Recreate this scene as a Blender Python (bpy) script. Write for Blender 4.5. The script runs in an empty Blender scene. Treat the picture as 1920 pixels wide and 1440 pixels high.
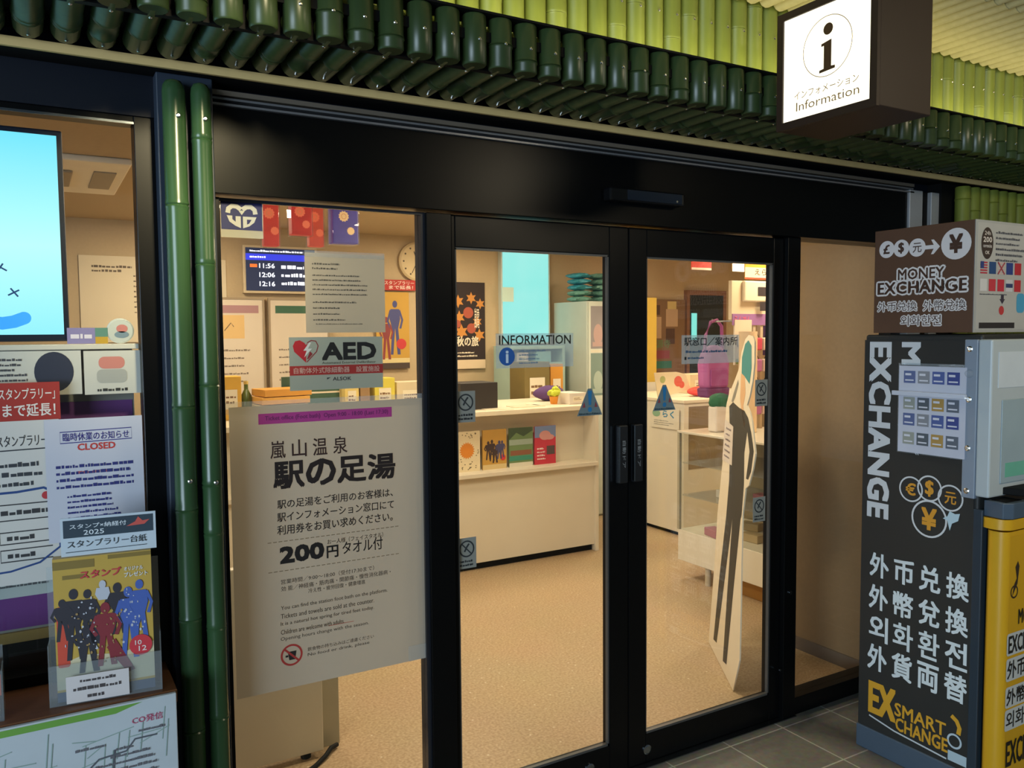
import bpy, math, random
from mathutils import Matrix, Vector
random.seed(7)
PI = math.pi
scene = bpy.context.scene
COL = scene.collection

# ------------------------------------------------------------------ camera, world, exposure, big lights
cd = bpy.data.cameras.new('camera')
cam = bpy.data.objects.new('camera', cd); COL.objects.link(cam)
cd.sensor_fit = 'HORIZONTAL'; cd.sensor_width = 36.0
cd.lens = 1543.37 / 1920 * 36.0
cd.clip_start = 0.05
Rr = Vector((0.86444535, -0.50266372, -0.00796426))
Dn = Vector((-0.03760602, -0.0488582, -0.99809752))
Fw = Vector((0.50131829, 0.86310026, -0.06113842))
m3 = Matrix((Rr, -Dn, -Fw)).transposed()
cam.matrix_world = Matrix.Translation((0, -2.4, 1.6608)) @ m3.to_4x4()
scene.camera = cam

world = bpy.data.worlds.new('world'); scene.world = world
world.use_nodes = True
bg = world.node_tree.nodes['Background']
bg.inputs[0].default_value = (0.62, 0.82, 1.0, 1); bg.inputs[1].default_value = 0.10

scene.view_settings.view_transform = 'Standard'
scene.view_settings.look = 'None'
scene.view_settings.exposure = 0.0
scene.view_settings.gamma = 1.0
scene.view_settings.use_curve_mapping = False

def area(name, loc, target, size, sizey, watts, color, spread=PI):
    l = bpy.data.lights.new(name, 'AREA'); l.shape = 'RECTANGLE'; l.size = size; l.size_y = sizey
    l.energy = watts; l.color = color; l.spread = spread
    o = bpy.data.objects.new(name, l); COL.objects.link(o)
    o.location = loc
    d = Vector(target) - Vector(loc)
    o.rotation_euler = d.to_track_quat('-Z', 'Y').to_euler()
    return o
# daylight coming into the concourse from the open street side, behind and left of the viewer
area('daylight', (-5.0, -5.1, 1.6), (1.8, 0.0, 1.5), 3.6, 2.6, 400, (0.66, 0.83, 1.0))
# cove strip hidden behind the bamboo valance, lighting the upper canes
area('cove_light', (2.2, -0.452, 2.50), (2.2, -0.40, 2.70), 7.0, 0.03, 10, (1.0, 0.86, 0.52))
# warm ceiling lamps of the concourse, over the walkway
area('walkway_light', (2.95, -2.5, 2.69), (2.9, -1.4, 1.0), 0.7, 0.25, 20, (1.0, 0.84, 0.58))
area('walkway_lamp', (0.62, -1.55, 2.70), (0.36, -0.1, 1.95), 0.18, 0.18, 1.6, (1.0, 0.84, 0.50), math.radians(30))

# ------------------------------------------------------------------ materials
def hexl(h):
    h = h.lstrip('#')
    out = []
    for i in (0, 2, 4):
        c = int(h[i:i+2], 16) / 255
        out.append(c / 12.92 if c <= 0.04045 else ((c + 0.055) / 1.055) ** 2.4)
    return tuple(out) + (1.0,)
MATS = {}
def mat(name, color, rough=0.55, var=0.08, scale=9.0, bump=0.0, metal=0.0, spec=0.5, emit=0.0, coat=0.0, alpha=1.0, stretch=None):
    if name in MATS: return MATS[name]
    c = hexl(color) if isinstance(color, str) else tuple(color) + (1.0,)
    m = bpy.data.materials.new(name); m.use_nodes = True
    nt = m.node_tree; b = nt.nodes['Principled BSDF']
    tc = nt.nodes.new('ShaderNodeTexCoord'); mp = nt.nodes.new('ShaderNodeMapping')
    if stretch: mp.inputs['Scale'].default_value = stretch
    nz = nt.nodes.new('ShaderNodeTexNoise'); nz.inputs['Scale'].default_value = scale; nz.inputs['Detail'].default_value = 4
    mx = nt.nodes.new('ShaderNodeMix'); mx.data_type = 'RGBA'
    nt.links.new(tc.outputs['Object'], mp.inputs[0]); nt.links.new(mp.outputs[0], nz.inputs['Vector'])
    nt.links.new(nz.outputs['Fac'], mx.inputs[0])
    mx.inputs[6].default_value = tuple(max(0, v * (1 - var)) for v in c[:3]) + (1,)
    mx.inputs[7].default_value = tuple(min(1, v * (1 + var)) for v in c[:3]) + (1,)
    nt.links.new(mx.outputs[2], b.inputs['Base Color'])
    b.inputs['Roughness'].default_value = rough; b.inputs['Metallic'].default_value = metal
    b.inputs['Specular IOR Level'].default_value = spec
    b.inputs['Coat Weight'].default_value = coat
    b.inputs['Alpha'].default_value = alpha
    if bump:
        bp = nt.nodes.new('ShaderNodeBump'); bp.inputs['Strength'].default_value = bump; bp.inputs['Distance'].default_value = 0.01
        nt.links.new(nz.outputs['Fac'], bp.inputs['Height']); nt.links.new(bp.outputs[0], b.inputs['Normal'])
    if emit:
        nt.links.new(mx.outputs[2], b.inputs['Emission Color']); b.inputs['Emission Strength'].default_value = emit
    MATS[name] = m
    return m
def M(color, **k):
    key = 'col_' + color.strip('#') + ''.join('%s%s' % kv for kv in sorted(k.items()))
    return mat(key, color, **k)
def flat(color):            # printed ink / plain paint
    return M(color, rough=0.6, var=0.04)

def glass_mat(name, tint=(1, 1, 1), ior=1.45, haze=0.0):
    m = bpy.data.materials.new(name); m.use_nodes = True; nt = m.node_tree
    nt.nodes.clear()
    out = nt.nodes.new('ShaderNodeOutputMaterial'); tr = nt.nodes.new('ShaderNodeBsdfTransparent'); gl = nt.nodes.new('ShaderNodeBsdfGlossy')
    fr = nt.nodes.new('ShaderNodeFresnel'); mx = nt.nodes.new('ShaderNodeMixShader')
    tr.inputs[0].default_value = tint + (1,); gl.inputs[1].default_value = 0.0
    ge = nt.nodes.new('ShaderNodeNewGeometry'); mr = nt.nodes.new('ShaderNodeMapRange')     # same reflectance on both faces of the thin pane
    mr.inputs[3].default_value = ior; mr.inputs[4].default_value = 1 / ior
    nt.links.new(ge.outputs['Backfacing'], mr.inputs[0]); nt.links.new(mr.outputs[0], fr.inputs[0])
    nt.links.new(fr.outputs[0], mx.inputs[0]); nt.links.new(tr.outputs[0], mx.inputs[1]); nt.links.new(gl.outputs[0], mx.inputs[2])
    last = mx
    if haze:
        df = nt.nodes.new('ShaderNodeBsdfDiffuse'); df.inputs[0].default_value = (0.75, 0.8, 0.82, 1)
        m2 = nt.nodes.new('ShaderNodeMixShader'); m2.inputs[0].default_value = haze
        nt.links.new(mx.outputs[0], m2.inputs[1]); nt.links.new(df.outputs[0], m2.inputs[2]); last = m2
    nt.links.new(last.outputs[0], out.inputs[0])
    MATS[name] = m
    return m
GLASS = glass_mat('window_glass', (0.97, 0.98, 0.97))
ACRYL = glass_mat('clear_acrylic', (0.93, 0.96, 0.98), 1.49, 0.10)
FILM = glass_mat('frosted_film', (0.97, 0.96, 0.93), 1.2, 0.16)
STICK = glass_mat('clear_sticker', (0.85, 0.9, 0.92), 1.3, 0.25)

def bamboo_mat(name, c1, c2, rough):
    m = bpy.data.materials.new(name); m.use_nodes = True; nt = m.node_tree; b = nt.nodes['Principled BSDF']
    tc = nt.nodes.new('ShaderNodeTexCoord'); oi = nt.nodes.new('ShaderNodeObjectInfo')
    mp = nt.nodes.new('ShaderNodeMapping'); mp.inputs['Scale'].default_value = (26, 26, 2.2)
    nz = nt.nodes.new('ShaderNodeTexNoise'); nz.inputs['Scale'].default_value = 1.6; nz.inputs['Detail'].default_value = 5
    ad = nt.nodes.new('ShaderNodeVectorMath'); ad.operation = 'ADD'
    nt.links.new(tc.outputs['Object'], mp.inputs[0]); nt.links.new(mp.outputs[0], ad.inputs[0]); nt.links.new(oi.outputs['Random'], ad.inputs[1])
    nt.links.new(ad.outputs[0], nz.inputs['Vector'])
    mx = nt.nodes.new('ShaderNodeMix'); mx.data_type = 'RGBA'
    mx.inputs[6].default_value = hexl(c1); mx.inputs[7].default_value = hexl(c2)
    nt.links.new(nz.outputs['Fac'], mx.inputs[0]); nt.links.new(mx.outputs[2], b.inputs['Base Color'])
    b.inputs['Roughness'].default_value = rough; b.inputs['Specular IOR Level'].default_value = 0.5
    bp = nt.nodes.new('ShaderNodeBump'); bp.inputs['Strength'].default_value = 0.08; bp.inputs['Distance'].default_value = 0.004
    nt.links.new(nz.outputs['Fac'], bp.inputs['Height']); nt.links.new(bp.outputs[0], b.inputs['Normal'])
    MATS[name] = m
    return m
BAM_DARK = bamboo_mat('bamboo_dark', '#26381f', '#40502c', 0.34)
BAM_LIT = bamboo_mat('bamboo_lit', '#63702a', '#868f3e', 0.42)  # lighter copy of the bamboo, with lamp light put into its colour
BAM_POLE = bamboo_mat('bamboo_pole', '#28452a', '#3d5c38', 0.26)
BAM_CEIL = bamboo_mat('bamboo_ceiling', '#b4ae7c', '#cfc89a', 0.5)

BLACK = mat('black_metal', '#090a0b', rough=0.3, var=0.15, spec=0.2)
NAVY = mat('dark_navy_panel', '#10151f', rough=0.4, var=0.1, spec=0.4)
BLK_MATTE = mat('matte_black', '#08090a', rough=0.7, spec=0.2)
SILVER = mat('brushed_aluminium', '#9aa4ad', rough=0.25, metal=1.0, var=0.06, stretch=(1, 40, 1))
SCREW = mat('steel_screw', '#e6e6e0', rough=0.2, metal=1.0)
TANSTRIP = mat('tan_edge_strip', '#e6c684', rough=0.6, scale=30)
WALL = mat('tan_wall_paper', '#c4ad88', rough=0.8, scale=60, bump=0.04)
CEIL = mat('ceiling_board', '#c0ab8c', rough=0.85, scale=40)
WHITE = mat('white_laminate', '#ddd8cc', rough=0.45, var=0.03)
PAPER = mat('white_paper', '#d8d6cf', rough=0.7, var=0.03, scale=4)
WOOD = mat('brown_wood', '#6e4526', rough=0.45, var=0.3, scale=5, stretch=(1, 10, 10))
CARD = mat('cardboard', '#b58441', rough=0.8, var=0.1)

def lit_paper(name, color, trans=0.45):
    # thin paper: reflects from the front, glows a little with light from behind
    if name in MATS: return MATS[name]
    m = bpy.data.materials.new(name); m.use_nodes = True; nt = m.node_tree; nt.nodes.clear()
    out = nt.nodes.new('ShaderNodeOutputMaterial'); a = nt.nodes.new('ShaderNodeBsdfDiffuse'); b = nt.nodes.new('ShaderNodeBsdfTranslucent'); mx = nt.nodes.new('ShaderNodeMixShader')
    tc = nt.nodes.new('ShaderNodeTexCoord'); nz = nt.nodes.new('ShaderNodeTexNoise'); nz.inputs['Scale'].default_value = 3.5
    cm = nt.nodes.new('ShaderNodeMix'); cm.data_type = 'RGBA'; c = hexl(color)
    cm.inputs[6].default_value = tuple(v * .95 for v in c[:3]) + (1,); cm.inputs[7].default_value = tuple(min(1, v * 1.04) for v in c[:3]) + (1,)
    nt.links.new(tc.outputs['Object'], nz.inputs['Vector']); nt.links.new(nz.outputs['Fac'], cm.inputs[0])
    nt.links.new(cm.outputs[2], a.inputs[0]); nt.links.new(cm.outputs[2], b.inputs[0])
    mx.inputs[0].default_value = trans; nt.links.new(a.outputs[0], mx.inputs[1]); nt.links.new(b.outputs[0], mx.inputs[2]); nt.links.new(mx.outputs[0], out.inputs[0])
    MATS[name] = m
    return m
def leaf_sheet(w, h):
    m = MB(); m.v = [(0, 0, 0), (w, 0, 0), (w, 0, h), (0, 0, h)]; m.f = [(0, 1, 2, 3)]
    return m
def floor_mat():
    m = bpy.data.materials.new('speckled_floor'); m.use_nodes = True; nt = m.node_tree; b = nt.nodes['Principled BSDF']
    tc = nt.nodes.new('ShaderNodeTexCoord')
    n1 = nt.nodes.new('ShaderNodeTexNoise'); n1.inputs['Scale'].default_value = 90; n1.inputs['Detail'].default_value = 5
    n2 = nt.nodes.new('ShaderNodeTexNoise'); n2.inputs['Scale'].default_value = 2.2
    vo = nt.nodes.new('ShaderNodeTexVoronoi'); vo.inputs['Scale'].default_value = 16
    r1 = nt.nodes.new('ShaderNodeValToRGB'); r1.color_ramp.elements[0].color = hexl('#a48a68'); r1.color_ramp.elements[1].color = hexl('#c2aa88')
    r1.color_ramp.elements[0].position = .35; r1.color_ramp.elements[1].position = .65
    r2 = nt.nodes.new('ShaderNodeValToRGB'); r2.color_ramp.elements[0].position = 0.0; r2.color_ramp.elements[1].position = 0.10
    r2.color_ramp.elements[0].color = (1, 1, 1, 1); r2.color_ramp.elements[1].color = (0, 0, 0, 1)
    mx = nt.nodes.new('ShaderNodeMix'); mx.data_type = 'RGBA'; mx.inputs[7].default_value = hexl('#eee4cc')
    m2 = nt.nodes.new('ShaderNodeMix'); m2.data_type = 'RGBA'; m2.blend_type = 'MULTIPLY'; m2.inputs[0].default_value = 0.12
    for n in (n1, n2, vo): nt.links.new(tc.outputs['Object'], n.inputs['Vector'])
    nt.links.new(n1.outputs['Fac'], r1.inputs[0]); nt.links.new(vo.outputs['Distance'], r2.inputs[0])
    nt.links.new(r2.outputs[0], mx.inputs[0]); nt.links.new(r1.outputs[0], mx.inputs[6])
    nt.links.new(mx.outputs[2], m2.inputs[6]); nt.links.new(n2.outputs['Color'], m2.inputs[7])
    nt.links.new(m2.outputs[2], b.inputs['Base Color']); b.inputs['Roughness'].default_value = 0.42
    b.inputs['Specular IOR Level'].default_value = 0.35
    MATS['speckled_floor'] = m
    return m
def tile_mat():
    m = bpy.data.materials.new('stone_tile'); m.use_nodes = True; nt = m.node_tree; b = nt.nodes['Principled BSDF']
    tc = nt.nodes.new('ShaderNodeTexCoord'); mp = nt.nodes.new('ShaderNodeMapping')
    mp.inputs['Location'].default_value = (0.04, 0.06, 0)
    br = nt.nodes.new('ShaderNodeTexBrick'); br.offset = 0.0
    br.inputs['Scale'].default_value = 1.0; br.inputs['Brick Width'].default_value = 0.30; br.inputs['Row Height'].default_value = 0.30
    br.inputs['Mortar Size'].default_value = 0.0035; br.inputs['Color1'].default_value = hexl('#65645e'); br.inputs['Color2'].default_value = hexl('#706f69')
    br.inputs['Mortar'].default_value = hexl('#a3a49e')
    nz = nt.nodes.new('ShaderNodeTexNoise'); nz.inputs['Scale'].default_value = 45; nz.inputs['Detail'].default_value = 6
    mx = nt.nodes.new('ShaderNodeMix'); mx.data_type = 'RGBA'; mx.blend_type = 'OVERLAY'; mx.inputs[0].default_value = 0.45
    nt.links.new(tc.outputs['Object'], mp.inputs[0]); nt.links.new(mp.outputs[0], br.inputs['Vector']); nt.links.new(tc.outputs['Object'], nz.inputs['Vector'])
    nt.links.new(br.outputs['Color'], mx.inputs[6]); nt.links.new(nz.outputs['Color'], mx.inputs[7]); nt.links.new(mx.outputs[2], b.inputs['Base Color'])
    bp = nt.nodes.new('ShaderNodeBump'); bp.inputs['Strength'].default_value = 0.15; bp.inputs['Distance'].default_value = 0.004
    nt.links.new(nz.outputs['Fac'], bp.inputs['Height']); nt.links.new(bp.outputs[0], b.inputs['Normal'])
    b.inputs['Roughness'].default_value = 0.45
    MATS['stone_tile'] = m
    return m
FLOOR = floor_mat(); TILE = tile_mat()

# ------------------------------------------------------------------ mesh building
class MB:
    def __init__(s): s.v = []; s.f = []
    def box(s, x0, x1, y0, y1, z0, z1):
        n = len(s.v)
        s.v += [(x0, y0, z0), (x1, y0, z0), (x1, y1, z0), (x0, y1, z0), (x0, y0, z1), (x1, y0, z1), (x1, y1, z1), (x0, y1, z1)]
        s.f += [tuple(n + i for i in q) for q in ((0, 3, 2, 1), (4, 5, 6, 7), (0, 1, 5, 4), (1, 2, 6, 5), (2, 3, 7, 6), (3, 0, 4, 7))]
        return s
    def lathe(s, prof, seg=16, axis='z', c=(0, 0, 0)):       # prof: (radius, height) pairs
        n = len(s.v)
        for r, h in prof:
            for i in range(seg):
                a = 2 * PI * i / seg; p = (r * math.cos(a), r * math.sin(a), h)
                if axis == 'y': p = (p[0], p[2], -p[1])
                if axis == 'x': p = (p[2], p[0], p[1])
                s.v.append((p[0] + c[0], p[1] + c[1], p[2] + c[2]))
        for k in range(len(prof) - 1):
            for i in range(seg):
                j = (i + 1) % seg
                s.f.append((n + k * seg + i, n + k * seg + j, n + (k + 1) * seg + j, n + (k + 1) * seg + i))
        s.f.append(tuple(n + i for i in reversed(range(seg))))
        s.f.append(tuple(n + (len(prof) - 1) * seg + i for i in range(seg)))
        return s
    def cyl(s, c, r, h, seg=20, axis='z'): return s.lathe([(r, 0), (r, h)], seg, axis, c)
    def tube(s, pts, r, seg=8):
        n = len(s.v); P = [Vector(p) for p in pts]
        for i, p in enumerate(P):
            t = (P[min(i + 1, len(P) - 1)] - P[max(i - 1, 0)]).normalized()
            a = t.cross(Vector((0, 0, 1)) if abs(t.z) < .9 else Vector((1, 0, 0))).normalized(); b = t.cross(a)
            for k in range(seg):
                q = p + (a * math.cos(2 * PI * k / seg) + b * math.sin(2 * PI * k / seg)) * r
                s.v.append(tuple(q))
        for i in range(len(P) - 1):
            for k in range(seg):
                j = (k + 1) % seg
                s.f.append((n + i * seg + k, n + (i + 1) * seg + k, n + (i + 1) * seg + j, n + i * seg + j))
        s.f.append(tuple(n + k for k in range(seg))); s.f.append(tuple(n + (len(P) - 1) * seg + k for k in reversed(range(seg))))
        return s
    def prism(s, poly, y0, y1):         # polygon in (x, z), extruded along y
        n = len(s.v); k = len(poly)
        s.v += [(x, y0, z) for x, z in poly] + [(x, y1, z) for x, z in poly]
        s.f.append(tuple(n + i for i in range(k))); s.f.append(tuple(n + k + i for i in reversed(range(k))))
        for i in range(k):
            j = (i + 1) % k
            s.f.append((n + i, n + k + i, n + k + j, n + j))
        return s
    def plan(s, poly, z0, z1):          # polygon in (x, y), extruded along z
        n = len(s.v); k = len(poly)
        s.v += [(x, y, z0) for x, y in poly] + [(x, y, z1) for x, y in poly]
        s.f.append(tuple(n + i for i in reversed(range(k)))); s.f.append(tuple(n + k + i for i in range(k)))
        for i in range(k):
            j = (i + 1) % k
            s.f.append((n + i, n + j, n + k + j, n + k + i))
        return s
    def blob(s, c, r, seed=0, amp=0.18, seg=14, rings=9):
        rnd = random.Random(seed); n = len(s.v)
        ph = [rnd.uniform(0, 6) for _ in range(6)]
        for i in range(rings + 1):
            t = PI * i / rings
            for k in range(seg):
                a = 2 * PI * k / seg
                w = 1 + amp * (math.sin(3 * a + ph[0]) * math.sin(2 * t + ph[1]) + .6 * math.sin(5 * a + ph[2] + 3 * t))
                s.v.append((c[0] + r[0] * w * math.sin(t) * math.cos(a), c[1] + r[1] * w * math.sin(t) * math.sin(a), c[2] + r[2] * math.cos(t) * (1 + .3 * amp * math.sin(4 * a + ph[3]))))
        for i in range(rings):
            for k in range(seg):
                j = (k + 1) % seg
                s.f.append((n + i * seg + k, n + (i + 1) * seg + k, n + (i + 1) * seg + j, n + i * seg + j))
        return s
    def mesh(s, name, material, smooth=False):
        me = bpy.data.meshes.new(name); me.from_pydata(s.v, [], s.f); me.materials.append(material)
        if smooth:
            me.shade_smooth()
            try: me.set_sharp_from_angle(angle=0.7)
            except Exception: pass
        me.update()
        return me
def B(*a): return MB().box(*a)

def tag(o, label=None, cat=None, group=None, kind=None):
    if label: o['label'] = label
    if cat: o['category'] = cat
    if group: o['group'] = group
    if kind: o['kind'] = kind
    return o
def thing(name, label, cat, loc=(0, 0, 0), rz=0, group=None):
    o = bpy.data.objects.new(name, None); COL.objects.link(o)
    o.empty_display_size = 0.05
    o.location = loc; o.rotation_euler = (0, 0, rz)
    return tag(o, label, cat, group)
def part(name, mb, material, parent, bevel=0, smooth=False, label=None):
    o = bpy.data.objects.new(name, mb.mesh(name, material, smooth)); COL.objects.link(o)
    o.parent = parent
    if bevel:
        b = o.modifiers.new('b', 'BEVEL'); b.width = bevel; b.segments = 2; b.limit_method = 'ANGLE'
    if label: o['label'] = label
    return o
def solo(name, label, cat, mb, material, loc=(0, 0, 0), rz=0, group=None, bevel=0, smooth=False):
    o = part(name, mb, material, None, bevel, smooth)
    o.location = loc; o.rotation_euler = (0, 0, rz)
    return tag(o, label, cat, group)
def struct(name, mb, material, parent=None, bevel=0):
    o = part(name, mb, material, parent, bevel)
    if parent is None: o['kind'] = 'structure'
    return o
def dup(root, loc, rz=0, label=None):
    r = root.copy(); COL.objects.link(r); r.location = loc; r.rotation_euler = (0, 0, rz)
    if label: r['label'] = label
    for ch in list(root.children):
        c = ch.copy(); COL.objects.link(c); c.parent = r
        for g in list(ch.children):
            d = g.copy(); COL.objects.link(d); d.parent = c
    return r

# ------------------------------------------------------------------ flat print: text and shapes on a plane facing local -y
_TC = {}
def text2d(body, space=1.0):
    k = (body, space)
    if k in _TC: return _TC[k]
    c = bpy.data.curves.new('t', 'FONT'); c.body = body; c.size = 1; c.space_character = space; c.resolution_u = 2
    o = bpy.data.objects.new('t', c); COL.objects.link(o)
    dg = bpy.context.evaluated_depsgraph_get(); dg.update()
    me = bpy.data.meshes.new_from_object(o.evaluated_get(dg))
    v = [(p.co.x, p.co.y) for p in me.vertices]; f = [tuple(p.vertices) for p in me.polygons]
    bpy.data.meshes.remove(me); bpy.data.objects.remove(o); bpy.data.curves.remove(c)
    xs = [p[0] for p in v] or [0, 1]; ys = [p[1] for p in v] or [0, 1]
    _TC[k] = (v, f, (min(xs), min(ys), max(xs), max(ys)))
    return _TC[k]
def T(body, x0, z0, x1, z1, bold=0.012, rot=0, space=1.0):      # text fitted to a box; rot=1 reads downwards
    return ('t', body, x0, z0, x1, z1, bold, rot, space)
def TC(body, x0, z0, x1, z1, bold=0.012, gap=0.12):             # one glyph per even cell
    n = len(body); w = (x1 - x0) / (n - gap)
    return [('t', ch, x0 + i * w, z0, x0 + i * w + w * (1 - gap), z1, bold, 0, 1.0) for i, ch in enumerate(body) if ch != ' ']
def R(x0, z0, x1, z1): return ('p', [(x0, z0), (x1, z0), (x1, z1), (x0, z1)])
def C(cx, cz, r, rz=None, seg=28): return ('p', [(cx + r * math.cos(2 * PI * i / seg), cz + (rz or r) * math.sin(2 * PI * i / seg)) for i in range(seg)])
def RING(cx, cz, r, w, seg=32, rz=None): return ('l', [(cx + r * math.cos(2 * PI * i / seg), cz + (rz or r) * math.sin(2 * PI * i / seg)) for i in range(seg + 1)], w)
def P(*pts): return ('p', list(pts))
def L(w, *pts): return ('l', list(pts), w)
def RR(x0, z0, x1, z1, r, seg=5):
    pts = []
    for cx, cz, a0 in ((x1 - r, z1 - r, 0), (x0 + r, z1 - r, 90), (x0 + r, z0 + r, 180), (x1 - r, z0 + r, 270)):
        for i in range(seg + 1):
            a = math.radians(a0 + 90 * i / seg); pts.append((cx + r * math.cos(a), cz + r * math.sin(a)))
    return ('p', pts)
def LINES(x0, z0, x1, z1, n, seed=1, fill=0.5, ragged=0.35):    # lines of print too small to read
    rnd = random.Random(seed); out = []; h = (z1 - z0) / n
    for i in range(n):
        z = z1 - (i + 1) * h + h * (1 - fill) / 2; x = x0; xe = x1 - (x1 - x0) * ragged * rnd.random()
        while x < xe:
            w = h * fill * rnd.uniform(.4, 1.6); t = h * fill * rnd.uniform(.55, 1)
            out.append(R(x, z, min(x + w, xe), z + t)); x += w + h * fill * rnd.uniform(.12, .4)
    return out
def flatten(sh):
    for s in sh:
        if isinstance(s, list): yield from flatten(s)
        else: yield s
def gfx(parent, name, color, layer, shapes, y=0.0, material=None, label=None):
    mb = MB(); yy = y - 0.0007 * layer; cnt = 0
    for s in flatten(shapes):
        n = len(mb.v); cnt += 1; yk = yy - 0.00004 * (cnt % 16)
        if s[0] == 'p':
            mb.v += [(x, yk, z) for x, z in s[1]]; mb.f.append(tuple(n + i for i in range(len(s[1]))))
        elif s[0] == 'l':
            pts = [Vector(p) for p in s[1]]; w = s[2] / 2
            for i, p in enumerate(pts):
                a = pts[max(i - 1, 0)]; b = pts[min(i + 1, len(pts) - 1)]
                if (pts[0] - pts[-1]).length < 1e-6 and i in (0, len(pts) - 1): a, b = pts[-2], pts[1]
                t = (b - a).normalized(); nn = Vector((-t.y, t.x)) * w
                mb.v += [(p.x + nn.x, yk, p.y + nn.y), (p.x - nn.x, yk, p.y - nn.y)]
            for i in range(len(pts) - 1): mb.f.append((n + 2 * i, n + 2 * i + 1, n + 2 * i + 3, n + 2 * i + 2))
        elif s[0] == 't':
            _, body, x0, z0, x1, z1, bold, rot, space = s
            v, f, bb = text2d(body, space)
            if not v: continue
            bw = max(bb[2] - bb[0], 1e-6); bh = max(bb[3] - bb[1], 1e-6)
            sc = min((x1 - x0) / (bh if rot else bw), (z1 - z0) / (bw if rot else bh))
            e = bold * sc * 0.8
            for dx, dz in (((0, 0),) if bold < .004 else ((-e, -e), (e, -e), (-e, e), (e, e)) if bold < .03 else ((-e, -e), (e, -e), (-e, e), (e, e), (0, 0), (-e, 0), (e, 0))):
                n = len(mb.v); cnt += 1; yk = yy - 0.00004 * (cnt % 16)
                for (px, py) in v:
                    u = (px - bb[0]) / bw; w = (py - bb[1]) / bh
                    if rot: u, w = w, 1 - u
                    mb.v.append((x0 + e + dx + u * (x1 - x0 - 2 * e), yk, z0 + e + dz + w * (z1 - z0 - 2 * e)))
                mb.f += [tuple(n + i for i in q) for q in f]
    return part(name, mb, material or flat(color), parent, label=label)
def sheet(name, label, cat, x, y, z, w, h, color='#d8d6cf', th=0.0008, rz=0, group=None, material=None, pname='sheet'):
    # a flat printed sheet: origin at its lower left corner
    t = thing(name, label, cat, (x, y, z), rz, group)
    part(pname, B(0, w, 0, th, 0, h), material or M(color, rough=0.65, var=0.03), t)
    return t

# ------------------------------------------------------------------ SETTING
struct('floor', B(-3, 7.5, 0.06, 4.2, -0.05, 0), FLOOR)
struct('pavement', B(-6, 9, -7, 0.06, -0.05, 0), TILE)
struct('trim_1', B(1.08, 2.79, -0.02, 0.08, 0, 0.004), SILVER)             # threshold
struct('wall_back', B(-3, 7.5, 4.2, 4.3, 0, 2.5), WALL)
struct('wall_left', B(-3.1, -3, 0.06, 4.3, 0, 2.5), WALL)
struct('wall_right', B(7.5, 7.6, 0.62, 4.3, 0, 2.5), WALL)
struct('wall_pier', B(3.41, 3.50, 0.06, 0.62, 0, 2.5), mat('dimmed_wall_paper', '#8c7455', rough=0.8, scale=60, bump=0.04))  # wall paper colour darkened to stand in for dim reflecting glass
struct('wall_front', B(3.50, 7.5, 0.53, 0.62, 0, 2.5), WALL)
struct('baseboard_pier', B(3.40, 3.41, 0.06, 0.62, 0, 0.065), mat('grey_baseboard', '#6d6258', rough=0.6))
struct('baseboard_back', B(-3, 7.5, 4.19, 4.2, 0, 0.065), MATS['grey_baseboard'])
struct('ceiling', B(-3, 7.5, 0.0, 4.2, 2.5, 2.56), CEIL)
# facade
struct('wall_upper', B(-4, 9, 0.02, 0.12, 2.29, 2.95), NAVY)
struct('wall_left_header', B(-4, 0.30, -0.01, 0.08, 2.238, 2.345), NAVY)
struct('wall_display_base', B(-3, 0.24, 0.13, 0.15, 0.77, 0.85), BLK_MATTE)
struct('trim_7', B(-3, 0.24, 0.12, 0.13, 0.85, 0.878), mat('gold_edge_strip', '#9a8048', rough=.5))
struct('wall_left_base', B(-4, 0.30, 0.0, 0.08, 0, 0.76), BLK_MATTE)
struct('soffit_board', B(-4, 9, -0.105, 0.02, 2.3455, 2.36), BLK_MATTE)
struct('canopy_board', B(-4, 9, -0.46, 0.02, 2.424, 2.45), BLK_MATTE)
struct('canopy_backing', B(-4, 9, -0.43, -0.41, 2.36, 2.424), BLK_MATTE)
struct('wall_cove_backing', B(-4, 9, -0.315, -0.29, 2.45, 2.85), BLK_MATTE)
struct('ceiling_outside', B(-6, 9, -7, -0.29, 2.80, 2.85), mat('dark_ceiling_board', '#25281c', rough=0.8))
struct('trim_2', B(-4, 9, -0.106, -0.0951, 2.3445, 2.3665), TANSTRIP)
struct('trim_3', B(-4, 9, -0.485, -0.40, 2.488, 2.494), BLK_MATTE)          # dark capping of the valance
# pilaster behind the bamboo poles
struct('pillar', B(0.30, 0.44, -0.062, 0.10, 0, 2.345), mat('slate_blue_pilaster', '#2c3644', rough=0.45, spec=0.4), bevel=0.003)
# left window
wl = struct('window_1', B(-4, 0.25, 0.02, 0.028, 0.76, 2.238), GLASS)
part('window_frame', B(0.25, 0.30, -0.005, 0.07, 0.76, 2.238).box(-4, 0.25, -0.005, 0.07, 2.222, 2.238).box(-4, 0.25, -0.005, 0.06, 0.76, 0.80), BLACK, wl, 0.002)
part('glazing_bead', B(-4, 0.25, -0.008, -0.005, 2.216, 2.222), SILVER, wl)
# big fixed pane left of the doors
w2 = struct('window_2', B(0.44, 1.072, 0.03, 0.038, 0.07, 2.045), GLASS)
part('window_frame', B(0.44, 1.174, 0.0, 0.08, 0, 0.07).box(0.44, 0.462, 0.0, 0.08, 0.07, 2.045).box(1.086, 1.174, 0.0, 0.08, 0.07, 2.045), BLACK, w2, 0.002)
part('glazing_bead', B(1.072, 1.086, 0.012, 0.06, 0.07, 2.045).box(0.462, 1.072, 0.01, 0.02, 2.036, 2.045), mat('bead_dark', '#22242a', rough=0.25, spec=0.6), w2)
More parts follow.
